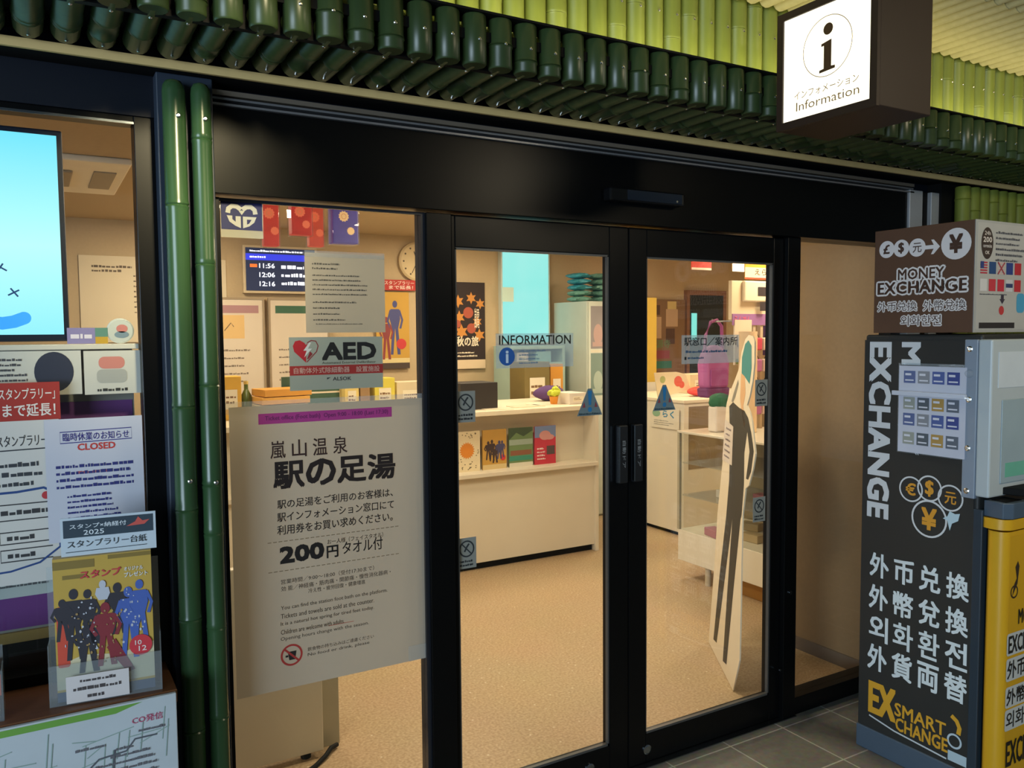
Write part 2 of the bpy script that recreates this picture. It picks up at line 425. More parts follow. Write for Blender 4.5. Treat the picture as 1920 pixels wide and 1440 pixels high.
# right fixed pane
w3 = struct('window_3', B(2.79, 3.40, 0.03, 0.038, 0.076, 2.05), GLASS)
part('window_frame', B(2.715, 2.79, -0.01, 0.08, 0, 2.05).box(2.79, 3.466, -0.005, 0.08, 0, 0.076).box(3.40, 3.466, -0.005, 0.058, 0.076, 2.05), BLACK, w3, 0.002)
part('lock', MB().cyl((2.752, -0.011, 0.55), 0.009, -0.004, 14, 'y').cyl((2.70, -0.004, 0.22), 0.005, -0.004, 12, 'y'), SILVER, w3)
# header over the doors
hd = struct('beam', B(0.44, 3.466, -0.03, 0.10, 2.05, 2.285), mat('black_header', '#08090a', rough=0.3, var=0.2, scale=3, spec=0.14), bevel=0.002)
part('rail', B(0.44, 3.50, -0.040, 0.02, 2.286, 2.292), mat('rail_grey', '#8a8a8c', rough=.3, metal=.5), hd)
part('rail', B(0.44, 3.50, -0.036, 0.02, 2.302, 2.308), MATS['rail_grey'], hd)
part('rail_cover', B(0.44, 3.50, -0.04, 0.02, 2.313, 2.326), mat('dull_bronze_rail', '#857a6c', rough=0.3, metal=.4), hd)
ALU = mat('grey_aluminium_cover', '#a8adb2', rough=0.35, metal=0.35)
struct('trim_4', B(3.47, 3.565, -0.04, 0.02, 0, 2.30), ALU, bevel=0.003)
struct('trim_6', B(3.63, 3.69, -0.04, 0.02, 0, 2.30), ALU, bevel=0.003)
struct('trim_5', B(3.565, 3.63, -0.02, 0.02, 0, 2.30), BLK_MATTE)
struct('wall_bamboo_backing', B(3.69, 9, -0.05, 0.06, 0, 2.345), BLK_MATTE)

# sliding doors
def door_leaf(name, x0, x1, g0, g1, hx, lockx):
    d = struct(name, B(g0, g1, 0.030, 0.038, 0.115, 1.942), GLASS)
    part('door_frame', B(x0, g0, 0.012, 0.056, 0.006, 2.046).box(g1, x1, 0.012, 0.056, 0.006, 2.046)
         .box(g0, g1, 0.012, 0.056, 0.006, 0.115).box(g0, g1, 0.012, 0.056, 1.942, 2.046), BLACK, d, 0.0025)
    part('glazing_bead', B(g0, g1, 0.016, 0.03, 0.115, 0.124).box(g0, g1, 0.016, 0.03, 1.935, 1.942).box(g0, g0 + .006, 0.016, 0.03, .115, 1.94).box(g1 - .006, g1, 0.016, 0.03, .115, 1.94), mat('bead_grey', '#4a4a48', rough=0.35), d)
    h = part('door_handle', B(hx, hx + 0.042, -0.012, 0.012, 1.107, 1.322), mat('handle_black', '#17191c', rough=0.4), d, 0.004)
    part('handle_edge', B(hx - 0.002, hx + 0.004, -0.0135, -0.002, 1.112, 1.317), SILVER, d)
    gfx(d, 'door_marking', '#8a8f92', 1, [T('自動ドア', hx + 0.014, 1.165, hx + 0.030, 1.265, 0.0, 1)], y=-0.013)
    part('door_lock', MB().lathe([(0.019, 0), (0.019, -0.004), (0.013, -0.006)], 20, 'y', (lockx, 0.012, 0.055)), SILVER, d)
    return d
door_leaf('door_1', 1.178, 1.898, 1.192, 1.812, 1.838, 1.72)
door_leaf('door_2', 1.902, 2.712, 1.985, 2.655, 1.908, 1.99)

sens = thing('door_sensor', 'black oblong motion sensor on the header above the doors', 'door sensor', (1.751, -0.031, 2.122))
part('body', B(0, 0.339, -0.045, 0, 0, 0.046), mat('sensor_black', '#0c0d0f', rough=0.3), sens, 0.006)
part('lens', B(0.075, 0.325, -0.047, -0.044, 0.006, 0.040), mat('sensor_lens', '#1c2430', rough=0.12, spec=0.8), sens)
part('indicator', MB().cyl((0.30, -0.047, 0.014), 0.004, -0.002, 10, 'y'), SCREW, sens)

# ------------------------------------------------------------------ bamboo
def cane_mb(L_, r, nodes, seg=14, axis='z', k=1.0):
    prof = [(r * 0.9, 0), (r, 0.004)]
    for n in sorted(nodes):
        if 0.01 < n < L_ - 0.01:
            prof += [(r * (1 - .015 * k), n - .006), (r * (1 + .075 * k), n - .002), (r * (1 - .05 * k), n), (r * (1 + .06 * k), n + .002), (r * (1 - .01 * k), n + .008)]
    prof += [(r, L_ - 0.004), (r * 0.9, L_)]
    return MB().lathe(prof, seg, axis)
def screw_mb(c, axis): 
    return MB().lathe([(0.0042, 0), (0.0042, -0.0018), (0.002, -0.003)], 10, axis, c)

GRP1 = 'green canes along the canopy underside'
protos = []
for k in range(4):
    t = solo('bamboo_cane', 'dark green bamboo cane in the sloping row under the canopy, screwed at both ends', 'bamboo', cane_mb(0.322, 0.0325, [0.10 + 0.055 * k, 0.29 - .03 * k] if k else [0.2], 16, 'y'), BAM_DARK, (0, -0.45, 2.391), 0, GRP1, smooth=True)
    for yy in (0.045, 0.292):
        part('screw', MB().lathe([(0.0045, 0), (0.0045, -0.002), (0.002, -0.0035)], 10, 'z', (0, yy, -0.0315)), SCREW, t)
    protos.append(t)
GRP2 = 'short upright canes of the valance'
protos2 = []
for k in range(4):
    t = solo('bamboo_cane', 'short dark green upright cane in the valance along the canopy edge', 'bamboo', cane_mb(0.128, 0.0325, [0.03 + 0.03 * k] if k < 2 else [], 16, 'z'), BAM_DARK, (0, -0.452, 2.3595), 0, GRP2, smooth=True)
    part('screw', MB().lathe([(0.0045, 0), (0.0045, -0.002), (0.002, -0.0035)], 10, 'y', (0, -0.0315, 0.06)), SCREW, t)
    protos2.append(t)
SP = 0.0775
N1 = 74
for i in range(N1):
    x = -0.6025 + SP * i
    k = (i * 7 + i // 3) % 4
    for pr, z, y in ((protos, 2.391, -0.45), (protos2, 2.3595, -0.452)):
        if i < 4: o = pr[i]; o.location = (x, y, z)
        else: dup(pr[k], (x, y, z))
GRP3 = 'tall lit canes of the upper wall'
protos = []
for k in range(4):
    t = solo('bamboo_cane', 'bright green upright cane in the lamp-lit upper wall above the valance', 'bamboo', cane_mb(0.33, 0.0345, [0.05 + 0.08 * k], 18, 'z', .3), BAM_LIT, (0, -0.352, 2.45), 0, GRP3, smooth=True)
    part('screw', MB().lathe([(0.0045, 0), (0.0045, -0.002), (0.002, -0.0035)], 10, 'y', (0, -0.035, 0.2)), SCREW, t)
    protos.append(t)
for i in range(78):
    x = 0.335 + 0.072 * i
    if i < 4: protos[i].location = (x, -0.352, 2.45)
    else: dup(protos[(i * 5 + i // 4) % 4], (x, -0.352, 2.45))
GRP4 = 'canes across the concourse ceiling'
protos = []
for k in range(3):
    protos.append(solo('bamboo_cane', 'pale green cane lying across the concourse ceiling', 'bamboo', cane_mb(2.6, 0.0300, [0.2 + 0.1 * k, 0.75 + .13 * k, 1.3, 1.8, 2.2], 12, 'y'), BAM_CEIL, (0, -2.95, 2.768), 0, GRP4, smooth=True))
for i in range(80):
    x = 0.9 + 0.066 * i
    if i < 3: protos[i].location = (x, -2.99, 2.768)
    else: dup(protos[i % 3], (x, -2.99, 2.768))
GRP5 = 'upright canes on the wall behind the kiosk'
protos = []
for k in range(3):
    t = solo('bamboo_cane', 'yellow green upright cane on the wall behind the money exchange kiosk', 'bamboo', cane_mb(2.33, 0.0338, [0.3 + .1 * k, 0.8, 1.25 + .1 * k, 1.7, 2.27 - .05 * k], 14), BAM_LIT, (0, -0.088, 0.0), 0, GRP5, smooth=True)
    protos.append(t)
for i in range(30):
    x = 3.795 + 0.077 * i
    if i < 3: protos[i].location = (x, -0.088, 0.0)
    else: dup(protos[i % 3], (x, -0.088, 0.0))
for x, nd, sc, lab, r in ((0.3375, [0.60, 0.905, 1.20, 1.475, 2.0], [1.28, 2.225], 'glossy green bamboo pole on the dark pilaster, nearer the brochure ledge', 0.0285),
                    (0.4035, [0.62, 0.87, 1.13, 1.262, 1.53, 1.85, 2.175], [1.27, 2.225], 'glossy green bamboo pole on the dark pilaster, beside the foot bath poster', 0.0255)):
    prof = [(r, 0)]
    for n in nd: prof += [(r * .99, n - .012), (r * 1.05, n - .004), (r * .96, n), (r * 1.05, n + .004), (r * .99, n + .014)]
    prof += [(r, 2.29), (r * .92, 2.305), (r * .7, 2.316), (r * .25, 2.321)]
    t = solo('bamboo_pole', lab, 'bamboo', MB().lathe(prof, 24), BAM_POLE, (x, -0.092, 0), 0, 'bamboo poles on the pilaster', smooth=True)
    for z in sc:
        part('screw', MB().lathe([(0.006, 0), (0.006, -0.003), (0.003, -0.005)], 12, 'y', (0.006, -r + .0005, z)), SCREW, t)

# ------------------------------------------------------------------ hanging information sign (lit face towards -x)
si = thing('information_sign', 'brown box sign with lit white face and letter i, hung from the bamboo ceiling', 'lit sign', (1.985, -0.60, 2.267), -PI / 2)
W = 0.345; Hh = 0.345
BR = mat('sign_brown', '#33251c', rough=0.5, spec=.3)
part('housing', B(0, W, 0.012, 0.24, 0, Hh), BR, si, 0.003)
part('frame', B(0, W, 0, 0.012, 0, 0.022).box(0, W, 0, 0.012, Hh - 0.022, Hh).box(0, 0.022, 0, 0.012, 0.022, Hh - 0.022).box(W - 0.022, W, 0, 0.012, 0.022, Hh - 0.022), BR, si)
part('lit_panel', B(0.022, W - 0.022, 0.006, 0.010, 0.022, Hh - 0.022), mat('lit_acrylic', (1.0, 0.90, 0.66), emit=1.35, rough=0.3, var=0.0), si)
part('hanger', MB().cyl((0.08, 0.12, Hh), 0.012, 0.125), BLACK, si)
part('hanger', MB().cyl((0.26, 0.12, Hh), 0.012, 0.125), BLACK, si)
gfx(si, 'letter', '#4a3018', 1, [C(0.181, 0.253, 0.0165), P((0.158, 0.216), (0.193, 0.222), (0.193, 0.147), (0.206, 0.146), (0.206, 0.138), (0.152, 0.135), (0.152, 0.143), (0.167, 0.145), (0.167, 0.209), (0.158, 0.208))], y=0.006)
gfx(si, 'ring', '#8a6a40', 1, [RING(0.178, 0.206, 0.084, 0.002, 40)], y=0.006)
gfx(si, 'lettering', '#9a7a50', 1, [T('インフォメーション', 0.063, 0.080, 0.285, 0.102, 0.0), T('Information', 0.070, 0.046, 0.287, 0.072, 0.0)], y=0.006)

# ------------------------------------------------------------------ left window contents
tv = thing('display_screen', 'large lit cyan display screen behind the left shop window', 'screen', (-0.85, 0.06, 1.65))
part('bezel', B(0, 0.935, 0.004, 0.05, 0, 0.545), mat('screen_bezel', '#10182a', rough=0.35), tv, 0.004)
def screen_mat():
    m = bpy.data.materials.new('screen_image'); m.use_nodes = True; nt = m.node_tree; nt.nodes.clear()
    out = nt.nodes.new('ShaderNodeOutputMaterial'); em = nt.nodes.new('ShaderNodeEmission'); tc = nt.nodes.new('ShaderNodeTexCoord')
    sx = nt.nodes.new('ShaderNodeSeparateXYZ'); rp = nt.nodes.new('ShaderNodeValToRGB')
    mp = nt.nodes.new('ShaderNodeMapRange'); mp.inputs[1].default_value = 0.0; mp.inputs[2].default_value = 0.55
    nt.links.new(tc.outputs['Object'], sx.inputs[0]); nt.links.new(sx.outputs['Z'], mp.inputs[0]); nt.links.new(mp.outputs[0], rp.inputs[0])
    rp.color_ramp.elements[0].color = hexl('#8fe8fa'); rp.color_ramp.elements[1].color = hexl('#6cdcf4')
    e = rp.color_ramp.elements.new(0.45); e.color = hexl('#b8fafd')
    nt.links.new(rp.outputs[0], em.inputs[0]); em.inputs[1].default_value = 1.25; nt.links.new(em.outputs[0], out.inputs[0])
    return m
part('picture', B(0.015, 0.922, 0, 0.004, 0.018, 0.53), screen_mat(), tv)
def glow(color, s=1.0): return mat('glow_' + color.strip('#') + str(s), color, emit=s, var=0.0)
gfx(tv, 'blue_swoosh', '#2f8fe0', 1, [L(0.032, (0.70, 0.10), (0.72, 0.07), (0.75, 0.052), (0.785, 0.047), (0.81, 0.051), (0.832, 0.06)), C(0.833, 0.0605, 0.016)], material=glow('#2f8fe0', .8))
gfx(tv, 'tick_mark', '#123a6a', 1, [L(.004, (.80, .118), (.825, .132)), L(.004, (.822, .115), (.806, .136)), L(.004, (.775, .195), (.80, .18)), L(.004, (.782, .182), (.792, .198))], material=glow('#123a6a', .5))
struct('wall_display', B(-3, 0.24, 0.13, 0.15, 0.865, 1.635), mat('display_back_board', '#8a8a84', rough=0.7))
shelf = solo('display_shelf', 'white display shelf edge under the cyan screen', 'shelf', B(-1.2, 0.248, 0.04, 0.128, 1.628, 1.642), WHITE, bevel=0.002)
def papers_on_glass(): pass
GY = 0.019
t = sheet('notice_card', 'white card with text lines under the cyan screen, left of the square card', 'card', -0.16, 0.045, 1.511, 0.268, 0.115)
gfx(t, 'fine_print', '#4a4a52', 1, LINES(0.01, 0.035, 0.145, 0.10, 5, 3))
gfx(t, 'red_mark', '#c05050', 1, [RING(0.055, 0.018, 0.025, .003, rz=.008)])
gfx(t, 'navy_panel', '#2b3148', 1, [C(0.205, 0.06, 0.045, 0.052)])
t = sheet('notice_card', 'square white card beside the window jamb under the round badge', 'card', 0.114, 0.045, 1.508, 0.136, 0.116)
gfx(t, 'caption', '#333333', 1, LINES(0.03, 0.006, 0.105, 0.018, 1, 4, .7, .1))
gfx(t, 'pink_panel', '#d98a80', 1, [RR(0.035, 0.068, 0.098, 0.10, 0.014)])
gfx(t, 'grey_panel', '#b4b4b0', 1, [RR(0.03, 0.03, 0.103, 0.066, 0.012)])
t = sheet('ticket_strip', 'lilac strip of card standing beneath the cyan screen corner', 'card', 0.078, 0.05, 1.643, 0.096, 0.042, '#8f86b8')
gfx(t, 'lettering', '#e8e0f0', 1, LINES(0.008, 0.012, 0.06, 0.03, 1, 6, .8, .05))
gfx(t, 'yellow_band', '#c9a030', 1, [R(0.066, 0.0, 0.096, 0.018)]); gfx(t, 'green_band', '#5f8f80', 1, [R(0.066, 0.018, 0.096, 0.042)])
bd = thing('badge', 'round white badge standing on the display shelf by the window jamb', 'badge', (0.205, 0.05, 1.6425))
part('disc', MB().lathe([(0.034, 0), (0.034, -0.006), (0.030, -0.008)], 28, 'y', (0, 0.008, 0.034)), M('#cfd3cc', rough=.3), bd)
gfx(bd, 'pink_patch', '#d0807a', 1, [C(0.004, 0.04, 0.014, 0.011)], y=-0.0002); gfx(bd, 'grey_patch', '#7d93a2', 1, [C(0.003, 0.024, 0.018, 0.009)], y=-0.0002)
t = sheet('red_banner', 'red paper banner with white Japanese lettering taped inside the left window', 'banner', -0.55, 0.012, 1.451, 0.605, 0.096, '#a8332a')
gfx(t, 'lettering', '#efe6dc', 1, [T('スタンプラリー」', 0.470, 0.053, 0.594, 0.082, 0.012), T('まで延長！', 0.478, 0.010, 0.594, 0.043, 0.02)])
t = sheet('route_map_sheet', 'white sheet with black route boxes inside the left window under the red banner', 'poster', -0.55, 0.010, 1.035, 0.60, 0.416)
gfx(t, 'heading', '#30343a', 1, [T('スタンプラリー', 0.462, 0.352, 0.572, 0.380, 0.006), L(.003, (0.2, .338), (.60, .344))])
gfx(t, 'fine_print', '#3a3e44', 1, LINES(0.40, 0.245, 0.57, 0.318, 3, 8, .5, .5))
gfx(t, 'route_frame', '#2a4a86', 1, [L(.006, (0.1, 0.232), (0.50, .236), (.56, .242), (.58, 0.23)), L(.005, (0.1, .02), (.48, .035), (.545, 0.05), (.592, 0.085), (.592, 0.13))])
bx_sets = []
for (a, b, c, d) in ((0.43, .165, .58, .205), (.46, .105, .575, .135), (.46, .06, .575, .09), (.30, .03, .37, .075), (.28, .15, .345, .225)):
    bx_sets.append([L(.003, (c, d), (a, d), (a, b), (c, b))]); bx_sets[-1] += LINES(a + .015, (b + d) / 2 - .008, c - .01, (b + d) / 2 + .008, 1, int(a * 100), .8)
for b0 in range(0, 5):
    gfx(t, 'route_box', '#3a3a3c', 1, [x_ for x_ in bx_sets[b0]])
gfx(t, 'red_mark', '#c03a40', 1, [C(.565, .222, .010)])
t = sheet('purple_poster', 'purple bordered poster behind the white closing notice', 'poster', -0.25, 0.128, 0.885, 0.485, 0.60, '#6a3580')
gfx(t, 'white_panel', '#b9c4c4', 1, [RR(0.02, .085, .292, .40, .03), RR(0.318, .085, .47, .40, .03)])
gfx(t, 'fine_print', '#555a60', 2, LINES(.04, .11, .28, .2, 6, 11)); gfx(t, 'teal_patch', '#2f6a70', 2, [R(.40, .26, .46, .30)])
t = sheet('closing_notice', 'white notice headed CLOSED in red taped to the left window glass', 'notice', 0.017, GY - 0.012, 1.13, 0.229, 0.32, '#cdd0dc')
gfx(t, 'heading', '#2f2a80', 1, [T('臨時休業のお知らせ', 0.040, 0.262, 0.196, 0.283, 0.012), L(.0022, (.034, .286), (.202, .289), (.202, .260), (.034, .257), (.034, .286))])
gfx(t, 'red_heading', '#c8403c', 1, [T('CLOSED', 0.073, 0.236, 0.162, 0.254, 0.03)])
gfx(t, 'fine_print', '#30357a', 1, LINES(0.022, 0.135, 0.21, 0.205, 4, 21, .5, .2) + LINES(0.045, 0.04, 0.2, 0.125, 6, 22, .5))
gfx(t, 'red_print', '#c06060', 1, LINES(0.07, 0.171, 0.15, 0.187, 1, 25, .45))

ledge = solo('window_ledge', 'brown wooden ledge below the left window', 'ledge', B(-2.2, 0.283, -0.215, 0.0, 0.735, 0.77), WOOD, bevel=0.003)
t = thing('map_board', 'white area map board with green top band fixed to the ledge front', 'map', (-0.9, -0.232, 0.10))
part('board', B(0, 1.178, 0, 0.012, 0, 0.668), M('#c3cdd2', rough=.4), t, .002)
gfx(t, 'green_band', '#6fa545', 1, [P((0, .648), (1.04, .648), (1.10, .664), (0, .664))])
rd = random.Random(5); st = []
for i in range(26):
    x = rd.uniform(.6, 1.1); z = rd.uniform(.3, .6); st.append(L(.0022, (x, z), (min(x + rd.uniform(.03, .16), 1.16), z + rd.uniform(-.01, .03))))
    x = rd.uniform(.6, 1.15); st.append(L(.0022, (x, z - .04), (x + .008, z + rd.uniform(.02, .06))))
gfx(t, 'street_lines', '#8fa8a0', 1, st)
gfx(t, 'rail_line', '#5a5e66', 2, [L(.004, (.95, .50), (1.0, .545), (1.06, .55), (1.08, .575), (1.13, .575)), L(.004, (1.03, .50), (1.035, .56))])
gfx(t, 'place_names', '#6a6a70', 2, sum([LINES(rd.uniform(.62, 1.1), zz, 1.15, zz + .008, 1, int(zz * 1000), .9, .97) for zz in [.25 + .017 * i for i in range(21)]], []))
gfx(t, 'park_patches', '#a8c8a0', 1, [C(rd.uniform(.65, 1.1), rd.uniform(.3, .58), rd.uniform(.01, .03), .01) for _ in range(14)])
gfx(t, 'lettering', '#b85070', 2, [T('CO発信', 1.075, .612, 1.145, .630, .01)])
# brochure holder
bh = thing('brochure_holder', 'clear acrylic brochure holder standing on the wooden ledge', 'brochure holder', (0.002, -0.172, 0.7705), -0.10)
part('back_plate', B(0.0, 0.25, 0.05, 0.053, 0, 0.33), ACRYL, bh)
part('pocket', B(0, 0.25, 0, 0.003, 0, 0.10).box(0, 0.25, 0.003, 0.05, 0, 0.003).box(0, 0.003, 0.003, 0.05, 0, 0.15).box(0.247, 0.25, 0.003, 0.05, 0, 0.15), ACRYL, bh)
bk = thing('brochure_stack', 'stack of gold stamp rally brochures in the acrylic holder', 'brochures', (0.020, -0.160, 0.775), -0.10)
part('stack', B(0, 0.217, 0.0, 0.034, 0, 0.352), M('#c9a74e', rough=.4), bk)
gfx(bk, 'sky_streaks', '#8a7436', 1, [R(0, .325, .09, .345), R(.02, .30, .07, .31), R(.12, .34, .217, .35)])
gfx(bk, 'ground', '#d8cda8', 1, [P((0, .03), (.217, .03), (.217, .12), (.14, .10), (.06, .11), (0, .09))])
def hero(cx, z0, h, lean=0, wd=1.0):        # plain standing silhouette
    w = .015 * wd
    return [C(cx + lean, z0 + h * .93, .0085 * wd, .0115 * wd), P((cx - w + lean, z0 + h * .84), (cx + w + lean, z0 + h * .84), (cx + w * 1.2 + lean, z0 + h * .66), (cx + w * .7, z0 + h * .48), (cx - w * .7, z0 + h * .48), (cx - w * 1.25 + lean, z0 + h * .66)),
            P((cx - w * .7, z0 + h * .5), (cx, z0 + h * .5), (cx - w * .5, z0), (cx - w * 1.1, z0)), P((cx, z0 + h * .5), (cx + w * .7, z0 + h * .5), (cx + w * 1.2, z0), (cx + w * .5, z0)),
            L(.007 * wd, (cx - w + lean, z0 + h * .82), (cx - w * 1.7, z0 + h * .62), (cx - w * 1.1, z0 + h * .5)), L(.007 * wd, (cx + w + lean, z0 + h * .82), (cx + w * 1.7, z0 + h * .64), (cx + w * 1.2, z0 + h * .48))]
rd = random.Random(15)
def flecks(x0, z0, x1, z1, n): return [C(rd.uniform(x0, x1), rd.uniform(z0, z1), rd.uniform(.001, .003), rd.uniform(.001, .004), 8) for _ in range(n)]
gfx(bk, 'figure_shapes', '#34323a', 2, hero(.042, .10, .175, 0, 1.15) + hero(.072, .12, .15) + hero(.138, .15, .125, 0, 1.1) + hero(.017, .15, .10, 0, .9) + hero(.07, .065, .14, .02, 1.3))
gfx(bk, 'blue_shapes', '#4a66b4', 3, hero(.162, .085, .18, 0, 1.15) + hero(.188, .115, .165, 0, 1.05))
gfx(bk, 'red_shapes', '#8a2f38', 3, hero(.110, .075, .155, 0, 1.25) + [P((.11, .12), (.13, .14), (.172, .055), (.155, .05))])
gfx(bk, 'silver_shapes', '#c4c8d2', 4, hero(.106, .20, .085, 0, .9)[:2] + flecks(.02, .12, .09, .25, 26) + flecks(.145, .1, .2, .26, 30))
gfx(bk, 'gold_flecks', '#a88a58', 5, flecks(.03, .08, .15, .22, 34))
gfx(bk, 'orange_strip', '#d2503a', 2, [RR(.004, .085, .030, .235, .006)])
gfx(bk, 'red_heading', '#c84048', 3, [T('スタンプ', .058, .298, .148, .318, .03)])
gfx(bk, 'blue_heading', '#dfe8f0', 3, [T('オリジナル', .155, .306, .198, .316, .02), T('プレゼント', .155, .290, .208, .302, .02)])
gfx(bk, 'date_seal', '#d23a44', 6, [C(.187, .115, .026)])
gfx(bk, 'seal_lettering', '#f0e8e0', 7, [T('10', .174, .116, .189, .128, .01), T('12', .182, .100, .200, .113, .01)])
gfx(bk, 'bottom_strip', '#4a556a', 2, [R(0, 0, .217, .024)])
t = sheet('stamp_sheet_sign', 'white and navy sign card for stamp sheets standing at the top of the brochure holder', 'sign', 0.040, -0.150, 1.128, 0.212, 0.094, '#c8d6e0', .003, -0.10)
gfx(t, 'navy_band', '#31424f', 1, [R(.006, .045, .206, .088)])
gfx(t, 'white_lettering', '#e4eef4', 2, [T('スタンプ×納経付', .02, .066, .145, .078, .01), T('2025', .05, .05, .095, .062, .01)])
gfx(t, 'red_mark', '#d05a50', 2, [P((.145, .062), (.165, .072), (.172, .084), (.182, .073), (.198, .075), (.186, .064))])
gfx(t, 'lettering', '#2a333a', 2, [T('スタンプラリー台紙', .014, .020, .190, .038, .006), L(.0015, (.01, .010), (.19, .012))])
t = sheet('small_notice', 'small white notice taped to the front of the brochure holder', 'notice', 0.038, -0.1805, 0.775, 0.138, 0.066, '#d8d2d0', .001, -0.10)
gfx(t, 'lettering', '#4a4444', 1, LINES(.03, .048, .11, .058, 1, 31, .8) + LINES(.015, .028, .125, .039, 1, 32, .8) + LINES(.045, .008, .09, .018, 1, 33, .8))
pf = thing('leaflet_box', 'clear box with orange strip at the far end of the ledge', 'box', (-0.34, -0.19, 0.77))
part('tray', B(0, .25, 0, .07, 0, .003).box(0, .25, 0, .003, 0, .12).box(.247, .25, 0, .07, 0, .12).box(0, .25, .067, .07, 0, .16), ACRYL, pf)
part('orange_strip', B(.225, .246, .005, .006, .06, .11), M('#d05a3a'), pf); part('leaflets', B(.01, .24, .012, .06, .004, .13), PAPER, pf)

# ------------------------------------------------------------------ papers on the big left pane
py = 0.022
def glass_sheet(name, label, cat, x0, z0, x1, z1, color, y=py):
    t = thing(name, label, cat, (x0, y, z0))
    part('sheet', leaf_sheet(x1 - x0, z1 - z0), lit_paper('thin_' + color.strip('#'), color, .28), t)
    return t
t = thing('foot_bath_poster', 'large white foot bath poster with pink strip taped to the window pane', 'poster', (0.474, py, 0.605))
PW = 0.598; PH = 0.852
part('sheet', leaf_sheet(PW, PH), lit_paper('poster_paper', '#bfb6a5', .3), t)
part('tape', B(-.012, PW + .012, .0002, .0006, PH - .02, PH + .015), FILM, t)
part('tape', B(PW - .06, PW + .018, -.0022, -.0014, .0, .05), FILM, t)
o = (0.474, 0.605)
def q(x0, z0, x1, z1): return (x0 - o[0], z0 - o[1], x1 - o[0], z1 - o[1])
gfx(t, 'pink_strip', '#b23a88', 1, [R(*q(.556, 1.403, .968, 1.434))])
gfx(t, 'strip_lettering', '#6a2a60', 2, [T('Ticket office (Foot bath)  Open 9:00 - 18:00 (Last 17:30)', *q(.575, 1.410, .955, 1.427), 0)])
gfx(t, 'small_heading', '#3a2420', 1, TC('嵐山温泉', *q(.588, 1.300, .821, 1.352), .012, .3))
gfx(t, 'heading', '#241a18', 1, TC('駅の足湯', *q(.594, 1.208, .977, 1.290), .034, .04))
gfx(t, 'text_lines', '#2c2624', 1, [T('駅の足湯をご利用のお客様は、', *q(.604, 1.150, .967, 1.177), .012), T('駅インフォメーション窓口にて', *q(.603, 1.111, .97, 1.139), .012), T('利用券をお買い求めください。', *q(.602, 1.072, .965, 1.101), .012)])
dash = []
for zz in (1.052, .9635):
    x = .573
    while x < .98: dash.append(R(*q(x, zz - .0008, x + .011, zz + .0012))); x += .016
gfx(t, 'dashed_lines', '#7a6a50', 1, dash)
gfx(t, 'price', '#1c1816', 1, [T('200', *q(.607, .984, .742, 1.036), .05), T('円', *q(.749, .982, .786, 1.020), .03), T('タオル付', *q(.799, .986, .930, 1.026), .01), T('お一人様（フェイスタオル）', *q(.752, 1.024, .932, 1.040), 0)])
gfx(t, 'fine_print', '#3a3430', 1, [T('営業時間／9:00～18:00（受付17:30まで）', *q(.609, .923, .90, .938), 0), T('効 能／神経痛・筋肉痛・関節痛・慢性消化器病・', *q(.609, .902, .955, .917), 0), T('冷え性・疲労回復・健康増進', *q(.69, .884, .87, .898), 0),
    T('You can find the station foot bath on the platform.', *q(.607, .843, .943, .858), 0), T('Tickets and towels are sold at the counter.', *q(.606, .820, .898, .834), 0), T('It is a natural hot spring for tired feet today.', *q(.605, .796, .897, .810), 0), T('Children are welcome with adults.', *q(.605, .772, .80, .786), 0), T('Opening hours change with the season.', *q(.604, .750, .879, .764), 0),
    T('飲食物の持ち込みはご遠慮ください', *q(.684, .706, .895, .718), 0), T('No food or drink, please', *q(.684, .688, .88, .700), 0)])
gfx(t, 'red_print', '#b85a4a', 2, [R(*q(.75, .7715, .83, .773))])
gfx(t, 'prohibition_ring', '#b43a34', 1, [RING(.6355 - o[0], .705 - o[1], .030, .006), L(.006, (.614 - o[0], .726 - o[1]), (.657 - o[0], .684 - o[1]))])
gfx(t, 'cup_symbol', '#2a2422', 1, [P((.628 - o[0], .690 - o[1]), (.646 - o[0], .690 - o[1]), (.650 - o[0], .716 - o[1]), (.624 - o[0], .716 - o[1])), R(.617 - o[0], .700 - o[1], .625 - o[0], .706 - o[1])])

t = glass_sheet('emblem_sticker', 'square navy sticker with a rounded white emblem in the top corner of the pane', 'sticker', .467, 1.938, .584, 2.043, '#b9b8a8')
gfx(t, 'navy_field', '#1c2460', 1, [R(.002, .022, .115, .104)])
wx, wz = .058, .064
cr = [(wx + .043 * math.cos(a) * (1.0), wz + .036 * math.sin(a)) for a in [i * 2 * PI / 40 for i in range(40)]]
gfx(t, 'emblem', '#c4c6c0', 2, [
    L(.013, (.020, .068), (.022, .080), (.032, .088), (.045, .087), (.056, .079)), L(.013, (.060, .079), (.071, .087), (.084, .088), (.094, .080), (.096, .068)),
    L(.012, (.056, .076), (.058, .070), (.060, .076)),
    P((.017, .061), (.032, .061), (.032, .051), (.041, .044), (.041, .060), (.055, .060), (.055, .027), (.040, .033), (.024, .044)),
    P((.061, .060), (.099, .060), (.092, .044), (.078, .033), (.061, .027))])
gfx(t, 'emblem_gap', '#1c2460', 3, [P((.072, .052), (.085, .052), (.078, .041), (.072, .038))])
t = glass_sheet('notice_sheet', 'plain beige notice with small type taped above the AED sticker', 'notice', .702, 1.668, .952, 1.905, '#b4ac98')
gfx(t, 'fine_print', '#6a6458', 1, LINES(.022, .185, .12, .212, 2, 41, .45) + LINES(.022, .108, .21, .178, 5, 42, .35) + LINES(.022, .030, .16, .10, 4, 43, .3, .6) + LINES(.03, .022, .2, .03, 1, 44, .4))
part('tape', B(.0, .25, -.001, -.0003, .225, .243), FILM, t)
t = glass_sheet('aed_sticker', 'rectangular AED sticker with red heart above the foot bath poster', 'sticker', .650, 1.497, .941, 1.655, '#97a29a')
